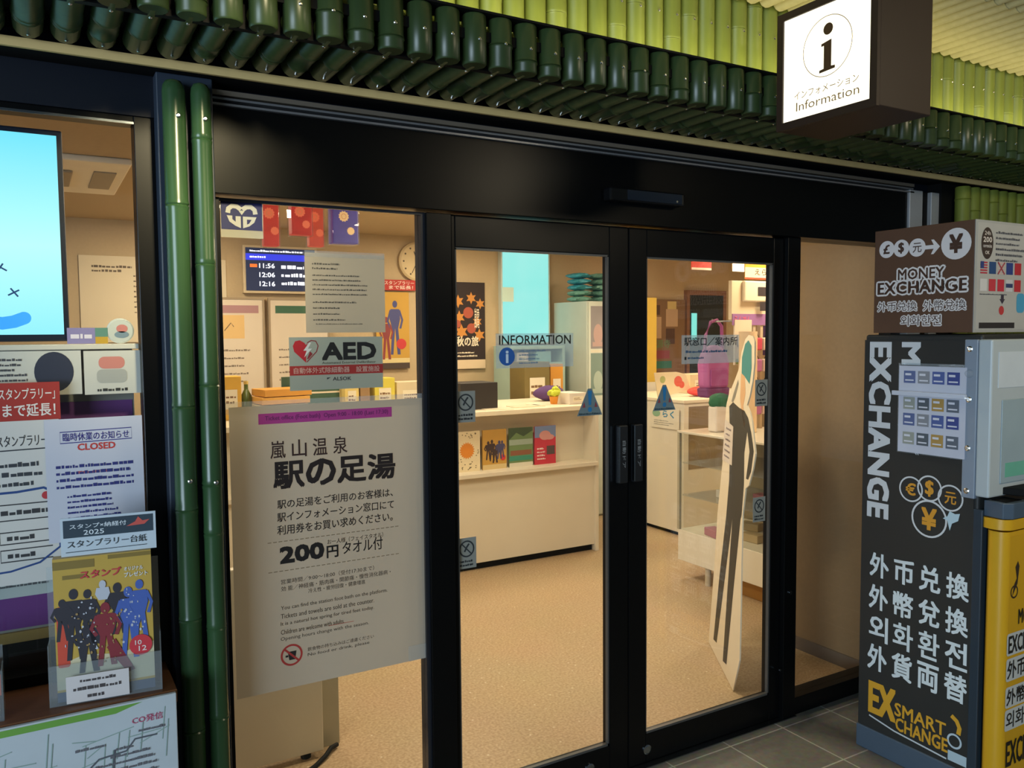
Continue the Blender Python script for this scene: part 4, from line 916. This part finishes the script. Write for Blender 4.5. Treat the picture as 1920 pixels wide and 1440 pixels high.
gfx(t, 'orange_motifs', '#d08a3a', 1, [P(*[(cx + r_ * (1 if i % 2 else .5) * math.cos(i * PI / 6), cz + r_ * (1 if i % 2 else .5) * math.sin(i * PI / 6)) for i in range(12)]) for cx, cz, r_ in ((.07, .60, .06), (.2, .63, .055), (.29, .58, .05), (.08, .46, .06), (.26, .42, .05), (.1, .33, .07), (.28, .3, .06))])
gfx(t, 'red_motifs', '#b0543a', 2, [C(.17, .50, .05), C(.2, .36, .045), C(.06, .40, .035)])
gfx(t, 'lettering', '#f0e2c8', 3, [T('秋の旅', .05, .20, .27, .29, .03), LINES(.05, .10, .26, .16, 2, 9, .5), T('嵐電', .23, .36, .28, .54, .02)])
gfx(t, 'cream_band', '#e4cba8', 1, [R(0, 0, .34, .08)])
# hanging kimono-cloth lanterns
lan = [(1.155, .095, .255, '#c0281a', 'red cloth lantern beside the navy emblem sticker'), (1.325, .125, .185, '#b81c16', 'wide scarlet lantern with chrysanthemums, second from the emblem sticker'), (1.425, .095, .24, '#c8452c', 'pale streaked red lantern in front of the timetable screen'), (1.578, .16, .22, '#453680', 'purple lantern with a cream chrysanthemum, nearest the clock')]
for x, w, h, c, lb in lan:
    t = thing('hanging_lantern', lb, 'lantern', (x, 2.2 + (.06 if x == 1.425 else 0), 2.40 - h), 0, 'kimono cloth lanterns hung inside the shop')
    part('cloth_tube', B(-w / 2 + .006, w / 2 - .006, .0, w * .6, .006, h), mat('lantern_' + c.strip('#'), c, emit=.65, var=.35, scale=14), t, .006)
    part('acrylic_case', B(-w / 2, w / 2, -.004, w * .6 + .006, 0, h + .09), ACRYL, t, .004)
    part('cord', MB().cyl((0, w * .3, h + .09), .003, 2.5 - 2.40 - .09), BLK_MATTE, t)
    gfx(t, 'chrysanthemum', '#f0b070', 1, [P(*[(sx + r_ * (1 if i % 2 else .82) * math.cos(i * PI / 12), sz + r_ * (1 if i % 2 else .82) * math.sin(i * PI / 12)) for i in range(24)]) for sx, sz, r_ in ((-.012, h * .72, .032), (w * .18, h * .35, .024))], material=mat('mum_' + c.strip('#'), '#f0c080' if c == '#453680' else '#ee7048', emit=.6, var=.1))
    gfx(t, 'chrysanthemum_heart', '#d06030', 2, [RING(-.012, h * .72, .014, .003)], material=mat('mum_heart', '#e08a50', emit=.4))
# cyan lit panel and shelves
cy = thing('light_panel', 'tall pale cyan lit panel behind the counter', 'lit panel', (3.71, 4.13, 1.58))
part('frame', B(-.015, .51, .012, .07, -.015, .90), M('#cfd8d0'), cy, .003)
def cyan_mat():
    m = bpy.data.materials.new('cyan_image'); m.use_nodes = True; nt = m.node_tree; nt.nodes.clear()
    out = nt.nodes.new('ShaderNodeOutputMaterial'); em = nt.nodes.new('ShaderNodeEmission'); tc = nt.nodes.new('ShaderNodeTexCoord'); nz = nt.nodes.new('ShaderNodeTexNoise'); rp = nt.nodes.new('ShaderNodeValToRGB')
    nz.inputs['Scale'].default_value = 3; nt.links.new(tc.outputs['Object'], nz.inputs['Vector']); nt.links.new(nz.outputs['Fac'], rp.inputs[0])
    rp.color_ramp.elements[0].color = hexl('#8ceee6'); rp.color_ramp.elements[1].color = hexl('#b0f6ee'); nt.links.new(rp.outputs[0], em.inputs[0]); em.inputs[1].default_value = 1.08; nt.links.new(em.outputs[0], out.inputs[0])
    return m
part('lit_face', B(0, .49, .006, .012, 0, .885), cyan_mat(), cy)
t = sheet('paper_slip', 'small pale slip hung at the edge of the cyan lit panel', 'paper', 3.68, 4.10, 1.95, .12, .13, '#cfe8dc', .004)
su = thing('shelf_unit', 'white shelf unit below the cyan lit panel', 'shelf', (3.62, 3.86, 0))
part('carcass', B(0, .03, 0, .30, 0, 1.55).box(.55, .58, 0, .30, 0, 1.55).box(.03, .55, 0, .30, 1.52, 1.55).box(.03, .55, .28, .30, 0, 1.52), mat('shelf_teal_white', '#b4d0c4', rough=.4), su, .002)
for z in (.9, 1.16, 1.38): part('shelf', B(.03, .55, .0, .28, z, z + .018), MATS['shelf_teal_white'], su)
for i, (x, z, w, h, c, lb) in enumerate(((3.66, 1.18, .07, .16, '#20282a', 'black file box, leftmost on the middle shelf'), (3.74, 1.18, .10, .13, '#c8d0c0', 'pale file box on the middle shelf'), (3.86, 1.18, .09, .17, '#3a5248', 'dark green file box on the middle shelf'), (3.97, 1.18, .08, .12, '#d4dcd0', 'white note box on the middle shelf'), (4.06, 1.18, .10, .17, '#5fb0b0', 'teal file box at the end of the middle shelf'), (3.68, .92, .14, .14, '#6a8a90', 'grey blue tray on the lower shelf'), (3.86, .92, .12, .16, '#b09078', 'brown folder box on the lower shelf'), (4.02, .92, .10, .15, '#a8c0a8', 'pale green folder box on the lower shelf'), (3.70, 1.40, .12, .09, '#c8b8b0', 'low pinkish box on the upper shelf'), (3.90, 1.40, .16, .10, '#88b8b8', 'low teal box on the upper shelf'))):
    carton('file_box', lb, 'box', x, x + w, 3.88, 4.08, z + .0005, h, c, i % 2 == 0, 'boxes on the white shelf unit')
# poster cabinet with teal bundles
cb = thing('poster_cabinet', 'white cabinet with four posters on its door behind the counter end', 'cabinet', (4.27, 3.60, 0))
part('carcass', B(0, .40, .02, .55, 0, 1.945), M('#c8cfc4'), cb, .004); part('door', B(.01, .39, .0, .02, .02, 1.935), M('#cdd4c8'), cb)
for i, (x, z, c) in enumerate(((.03, 1.52, '#8f8a8c'), (.215, 1.52, '#5f6a3a'), (.03, 1.10, '#7a9088'), (.215, 1.10, '#6a6a72'))):
    gfx(cb, 'poster_print', c, 1, [R(x, z, x + .165, z + .38)])
    gfx(cb, 'poster_detail', ('#b89a94', '#a8b47a', '#a8b8ac', '#c8b49a')[i], 2, [C(x + .08, z + .13 + .05 * (i % 2), .05, .09), R(x + .02, z + .02, x + .14, z + .06)])
gfx(cb, 'white_band', '#d8d2bc', 1, [R(.03, 1.485, .38, 1.51), R(.22, 1.03, .38, 1.08)])
TE = [mat('teal_pack_a', '#3f9aac', rough=.25, var=.5, scale=38, bump=1.0), mat('teal_pack_b', '#74a898', rough=.25, var=.5, scale=34, bump=1.0)]  # strong tone noise paints lighter crinkle highlights onto the wrap
for i in range(10):
    cx = 4.345 + .215 * (i % 2); cz = 1.947 + .024 + .053 * (i // 2)
    solo('teal_bundle', 'crinkled teal package in the pile on top of the poster cabinet', 'package', MB().blob((0, 0, 0), (.088, .14, .0275), i, .16, 22, 8), TE[0 if (i % 2 == 0 and i > 3) else 1], (cx, 3.85, cz), .08 * (i % 3 - 1), 'teal packages on the poster cabinet', smooth=True)
t = sheet('yellow_banner', 'yellow and orange standing banner beside the poster cabinet', 'banner', 4.72, 3.70, .95, .42, 1.04, '#c8a43c', .02)
gfx(t, 'orange_field', '#d88020', 1, [P((0, .25), (.08, .25), (.10, .6), (.07, 1.04), (0, 1.04))]); gfx(t, 'dark_shape', '#4a3a34', 1, [RR(.14, .27, .26, .62, .05), C(.2, .66, .04)]); gfx(t, 'white_band', '#dcd2c0', 1, [R(0, .13, .42, .24)])
part('stand', B(.19, .23, .02, .05, -.95, .1), SILVER, t)
for lab, x, w in (('small purple and pink pennant hanging by the door top rail', 4.30, .22), ('small red pennant hanging behind the right door top rail', 5.12, .24), ('small cream pennant hanging at the right door top', 5.62, .36)):
    c = {4.30: '#a04a7a', 5.12: '#d84030', 5.62: '#e0b890'}[x]
    t = sheet('pennant', lab, 'pennant', x, 3.2, 2.22, w, .26, c, .006); part('cord', MB().cyl((w / 2, .003, .26), .004, .02), BLK_MATTE, t)
    gfx(t, 'white_edge', '#eadcc8', 1, [R(0, 0, w, .02)])
# right-door interior
t = sheet('temple_poster', 'large brown scenic poster on the back wall behind the right door', 'poster', 5.38, 4.17, 1.20, .54, .80, '#8a6a4a', .006)
gfx(t, 'pale_photo', '#c8a888', 1, [R(.04, .40, .22, .62), R(.28, .52, .44, .70)]); gfx(t, 'dark_photo', '#5a4030', 1, [R(.04, .64, .2, .74), R(.28, .34, .40, .5)]); gfx(t, 'green_lettering', '#6f8a5a', 1, [T('弘源寺', .06, .30, .34, .385, .02)]); gfx(t, 'red_band', '#9a4a50', 1, [R(.03, .19, .33, .275)]); gfx(t, 'teal_band', '#3f8070', 1, [R(.03, .09, .36, .165)]); gfx(t, 'cream_sky', '#d8c080', 1, [R(.3, .70, .42, .78)])
d3 = struct('door_3', B(5.97, 6.45, 4.16, 4.2, 0.06, 2.05), mat('dark_door', '#1f2826', rough=.35))
part('cyan_strip', B(6.0, 6.07, 4.152, 4.16, 1.58, 1.86), glow('#74d8d8', .9), d3); part('door_frame', B(5.93, 5.97, 4.15, 4.2, 0, 2.1).box(6.45, 6.49, 4.15, 4.2, 0, 2.1).box(5.97, 6.45, 4.15, 4.2, 2.05, 2.1), mat('door_frame_brown', '#8a6248', rough=.5), d3)  # emissive cyan strip set on the door face
wc = thing('white_cabinet', 'white service counter with flyers behind the right door', 'counter', (4.5, 2.60, 0))
part('body', B(.0, 1.3, .0, .95, .03, 1.09), CW, wc, .003); part('worktop', B(-.015, 1.32, -.015, .97, 1.09, 1.115), MATS['worktop'], wc, .003); part('front_recess', B(.05, 1.25, -.004, .0, .55, 1.06), M('#8a7658'), wc); part('plinth', B(.02, 1.28, .02, .93, 0, .03), BLK_MATTE, wc)
t = sheet('flyer', 'white flyer with green and blue marks on the side of the white service counter', 'flyer', 4.483, 3.0, .87, .36, .17, '#e0d8c4', .002, -PI / 2)
gfx(t, 'green_mark', '#8ab090', 1, [C(.08, .12, .05, .03)]); gfx(t, 'blue_mark', '#3a8ab0', 1, [T('らく', .16, .09, .30, .15, .03)]); gfx(t, 'fine_print', '#8a8a80', 1, LINES(.05, .02, .3, .07, 3, 77, .4))
ff = solo('paper_fan', 'cream paper fan standing on the white service counter', 'fan', MB().prism([(0, 0), (.05, .0), (.36, .06), (.30, .19), (.2, .21), (-.04, .21)], 0, .006), M('#e4d4b0'), (4.50, 2.92, 1.116))
gfx(ff, 'red_flower', '#d8604a', 1, [C(.22, .13, .045), C(.26, .10, .03)]); gfx(ff, 'green_leaf', '#a8b070', 1, [C(.05, .15, .03)])
solo('red_pouch', 'red cloth pouch on the white service counter', 'pouch', MB().blob((0, 0, .04), (.13, .09, .042), 2, .1), M('#d8402c', rough=.7), (4.92, 2.86, 1.116), smooth=True)
carton('cream_box', 'cream box behind the red pouch on the white service counter', 'box', 5.02, 5.30, 3.10, 3.30, 1.1155, .17, '#d8c49c')
# glass display case
gc = thing('display_case', 'glass display case on legs behind the cardboard standee', 'display case', (3.74, .72, 0))
part('base_box', B(0, .62, 0, 1.09, .12, .33), CW, gc, .004)
part('glass_case', B(0, .006, 0, 1.09, .33, .985).box(.614, .62, 0, 1.09, .33, .985).box(.006, .614, 0, .006, .33, .985).box(.006, .614, 1.084, 1.09, .33, .985), GLASS, gc)
part('corner_post', B(-.004, .016, 1.075, 1.095, .33, .985).box(-.004, .016, -.005, .015, .33, .985).box(.605, .625, 1.075, 1.095, .33, .985), M('#b0a890', rough=.3), gc)
part('top_frame', B(-.008, .628, -.008, 1.098, .985, 1.0), mat('case_top', '#d8d0bc', rough=.2), gc, .003)
for z in (.56, .78): part('glass_shelf', B(.02, .6, .02, 1.07, z, z + .008), ACRYL, gc)
part('back_panel', B(.60, .612, .01, 1.08, .335, .98), M('#9a8a6a'), gc)
for x, y in ((.03, .83), (.03, .08), (.58, .83), (.58, .08)): part('leg', MB().cyl((x, y, 0), .02, .12), M('#c4b79c', rough=.3), gc)
rd = random.Random(12)
for i in range(16):
    x = 3.80 + .11 * (i % 4); y = .86 + .22 * (i // 4); z = (.331, .5685, .7885)[i % 3]
    c = ['#c88a98', '#d8cfc0', '#8a5a70', '#b8a078', '#a0506a', '#e0d4c4'][i % 6]
    solo('souvenir', 'small boxed souvenir inside the glass display case', 'souvenir', B(-.04, .04, -.07, .07, 0, .05), M(c), (x, y, z), rd.uniform(-.3, .3), 'souvenirs in the display case', .004)
cbx = thing('cardboard_carton', 'brown cardboard carton on the floor under the display case', 'box', (3.80, .86, 0))
cbx.location = (3.93, .80, 0)
part('carton', B(-.11, .30, -.02, .5, 0.0, .115), CARD, cbx, .002); part('tape', B(.08, .12, -.021, .501, .114, .1165), M('#c8a468'), cbx)
solo('power_cable', 'black power cable drooping under the display case', 'cable', MB().tube([(3.735, .86, .30), (3.72, .80, .2), (3.70, .76, .1), (3.71, .72, .02), (3.60, .62, .01)], .006), BLK_MATTE, smooth=True)
# merchandise stand behind the standee
ms = thing('merchandise_stand', 'tall cream merchandise stand with purple header behind the standee', 'display stand', (4.02, 1.60, 1.0))
part('header_board', B(-.01, .46, .0, .03, .74, 1.0), M('#e4d0b0'), ms, .003); part('header_frame', B(.08, .46, -.03, .0, .86, 1.0), M('#eadcc0'), ms, .01)
part('poster_panel', B(.01, .165, -.012, .0, .44, .74), M('#e6d4bc'), ms)
part('hook', MB().tube([(.15, .03, .735), (.15, .33, .735), (.15, .35, .75)], .006), SILVER, ms)
part('upright', B(.19, .215, 0, .03, 0, .74).box(.26, .285, 0, .03, 0, .74), M('#c8b49a'), ms); part('purple_band', B(-.005, .46, -.006, .0, .705, .78), M('#a070a8'), ms); part('purple_side', B(.30, .46, -.01, .03, .50, .70), M('#6a4a80'), ms)
gfx(ms, 'dark_print', '#3a3034', 1, [R(.20, .90, .30, .96), R(.32, .90, .44, .96), R(.22, .80, .28, .86)], y=-.031); gfx(ms, 'panel_print', '#5a4a54', 1, [L(.008, (.03, .64), (.035, .56)), L(.006, (.05, .62), (.05, .54)), RR(.085, .46, .125, .66, .015)], y=-.013)
gfx(ms, 'header_lettering', '#d86a90', 1, [T('らんでん', .01, .715, .16, .765, .03)], y=-.007); gfx(ms, 'green_print', '#8a9a5a', 1, [R(.02, .445, .165, .48)], y=-.0135)
t = sheet('orange_card', 'orange and cream sign card on top of the merchandise stand', 'sign', 4.13, 1.6, 2.012, .24, .15, '#e0a030', .006)
gfx(t, 'cream_panel', '#e6d2b4', 1, [R(0, .01, .24, .08)]); gfx(t, 'red_edge', '#d04a30', 1, [R(0, 0, .24, .012)]); gfx(t, 'lettering', '#5a3a20', 2, [T('えら', .09, .03, .2, .07, .01), T('パス', .06, .105, .18, .14, .02)])
tubes = solo('rolled_poster', 'pale rolled paper tube standing in front of the merchandise stand', 'paper tube', MB().lathe([(.06, 0), (.06, .66), (.045, .66), (.045, .6)], 20), M('#e4c8a4'), (4.06, 1.50, 1.002), smooth=True)
bp_ = thing('purple_bag', 'pink and purple handbag hanging by the merchandise stand', 'bag', (4.0, 1.42, 1.20))
bp_.location = (4.16, 1.92, 1.20)
part('bag_body', MB().prism([(-.11, .06), (-.12, .24), (-.085, .34), (.0, .375), (.085, .34), (.12, .24), (.11, .06)], -.05, .05), M('#c267a6', rough=.7), bp_, .03, True)
part('bag_base', MB().prism([(-.105, 0), (-.115, .07), (.115, .07), (.105, 0)], -.053, .053), M('#7a3a70', rough=.7), bp_, .015)
part('handle', MB().tube([(-.085, 0, .32), (-.075, 0, .44), (-.03, 0, .53), (.03, 0, .545), (.075, 0, .50), (.085, 0, .32)], .012), M('#b05a98'), bp_, smooth=True)
part('pocket', MB().prism([(-.08, .08), (-.08, .2), (.08, .2), (.08, .08)], -.062, -.05), M('#b0589a', rough=.7), bp_, .008)
tb = thing('tote_bag', 'white tote bag with green top standing on the display case', 'tote bag', (3.92, 1.62, 1.001))
part('white_cloth', B(-.06, .10, -.04, .04, 0, .17), M('#e2d6c8', rough=.8), tb, .012); part('green_cloth', MB().blob((.01, 0, .20), (.085, .05, .055), 8, .15), M('#2f6a48', rough=.8), tb, smooth=True)
for i, (c, lb, z) in enumerate((('#d8607a', 'pink wrapped bundle on the display case front', 1.0005), ('#e0d4d0', 'white folded cloth under the pink bundle', 1.0005))):
    solo('wrapped_bundle', lb, 'bundle', MB().blob((0, 0, .05), (.09, .08, .05), 20 + i, .12), M(c, rough=.8), (4.0 + .16 * i, .95 + .2 * i, z), smooth=True)

rd = random.Random(31)
for i in range(12):
    c = ['#b06a9a', '#d8c0b4', '#6a4a80', '#c84a60', '#e4d0bc', '#7a8a6a'][i % 6]
    t = thing('hanging_pouch', 'small coloured pouch hung in rows on the merchandise stand', 'pouch', (4.235 + .075 * (i % 3), 1.585, 1.10 + .145 * (i // 3)), 0, 'pouches hung on the merchandise stand')
    part('pouch_body', B(-.03, .03, -.02, .008, 0, .085), M(c, rough=.8), t, .008); part('loop', MB().tube([(-.012, -.004, .085), (0, -.004, .105), (.012, -.004, .085)], .002), BLK_MATTE, t)
# cardboard standee: plain printed figure board, leaning back a little
st = thing('standee', 'life-size cardboard standee printed with a dark suited figure behind the right door', 'standee', (3.07, .81, .0))
st.rotation_euler = Matrix((Vector((-.5472, -.8370, 0)), Vector((.8345, -.5456, -.0754)), Vector((.0631, -.0413, .9972)))).transposed().to_euler()
st.location = (3.07, .81, .004)
out = [(.0, 0), (-.02, .44), (-.05, .69), (-.034, .959), (-.05, 1.18), (-.06, 1.27), (-.02, 1.33), (.10, 1.42), (.167, 1.478), (.19, 1.56), (.25, 1.625), (.31, 1.645), (.40, 1.640), (.444, 1.615), (.475, 1.516), (.47, 1.43), (.44, 1.36), (.40, 1.31), (.47, 1.285), (.525, 1.25), (.585, 1.18), (.64, 1.112), (.62, 1.04), (.57, .955), (.515, .93), (.50, .80), (.561, .58), (.62, .38), (.676, .172), (.606, 0)]
part('board', MB().prism(out[::-1], 0, .006), mat('standee_white', '#e6d8be', rough=.6, var=.02), st)
part('strut', MB().prism([(.25, 0), (.27, 0), (.27, .9), (.25, .9)], .006, .03), CARD, st)
torso = [(.018, 1.271), (.10, 1.30), (.248, 1.284), (.36, 1.28), (.45, 1.254), (.539, 1.187), (.606, 1.118), (.59, 1.022), (.549, .977), (.508, .975), (.53, 1.106), (.455, 1.19), (.432, 1.084), (.478, .942), (.483, .796), (.47, .772), (.45, .418), (.44, .056), (.36, .041), (.33, .381), (.305, .74), (.24, .345), (.193, .068), (.113, .057), (.128, .399), (.165, .725), (.162, .908), (.108, 1.092)]
gfx(st, 'suit_print', '#3b3833', 1, [P(*torso)])
gfx(st, 'teal_print', '#3f8a8a', 1, [P((.236, 1.455), (.215, 1.534), (.257, 1.60), (.318, 1.62), (.392, 1.595), (.431, 1.49), (.419, 1.413), (.297, 1.445))])
gfx(st, 'peach_print', '#dcae80', 1, [P((.224, 1.454), (.314, 1.443), (.354, 1.36), (.33, 1.30), (.40, 1.22), (.38, 1.2), (.29, 1.285), (.25, 1.33))])
gfx(st, 'grey_print', '#8a8478', 1, [P((.06, 1.30), (.10, 1.35), (.17, 1.42), (.19, 1.40), (.14, 1.33), (.10, 1.30))])
gfx(st, 'paper_panel', '#d8ccc0', 3, [P((-.05, 1.197), (.159, 1.18), (.2, .987), (-.035, .98))])
gfx(st, 'paper_print', '#8a7a78', 4, LINES(0.0, 1.0, .14, 1.17, 6, 88, .4))
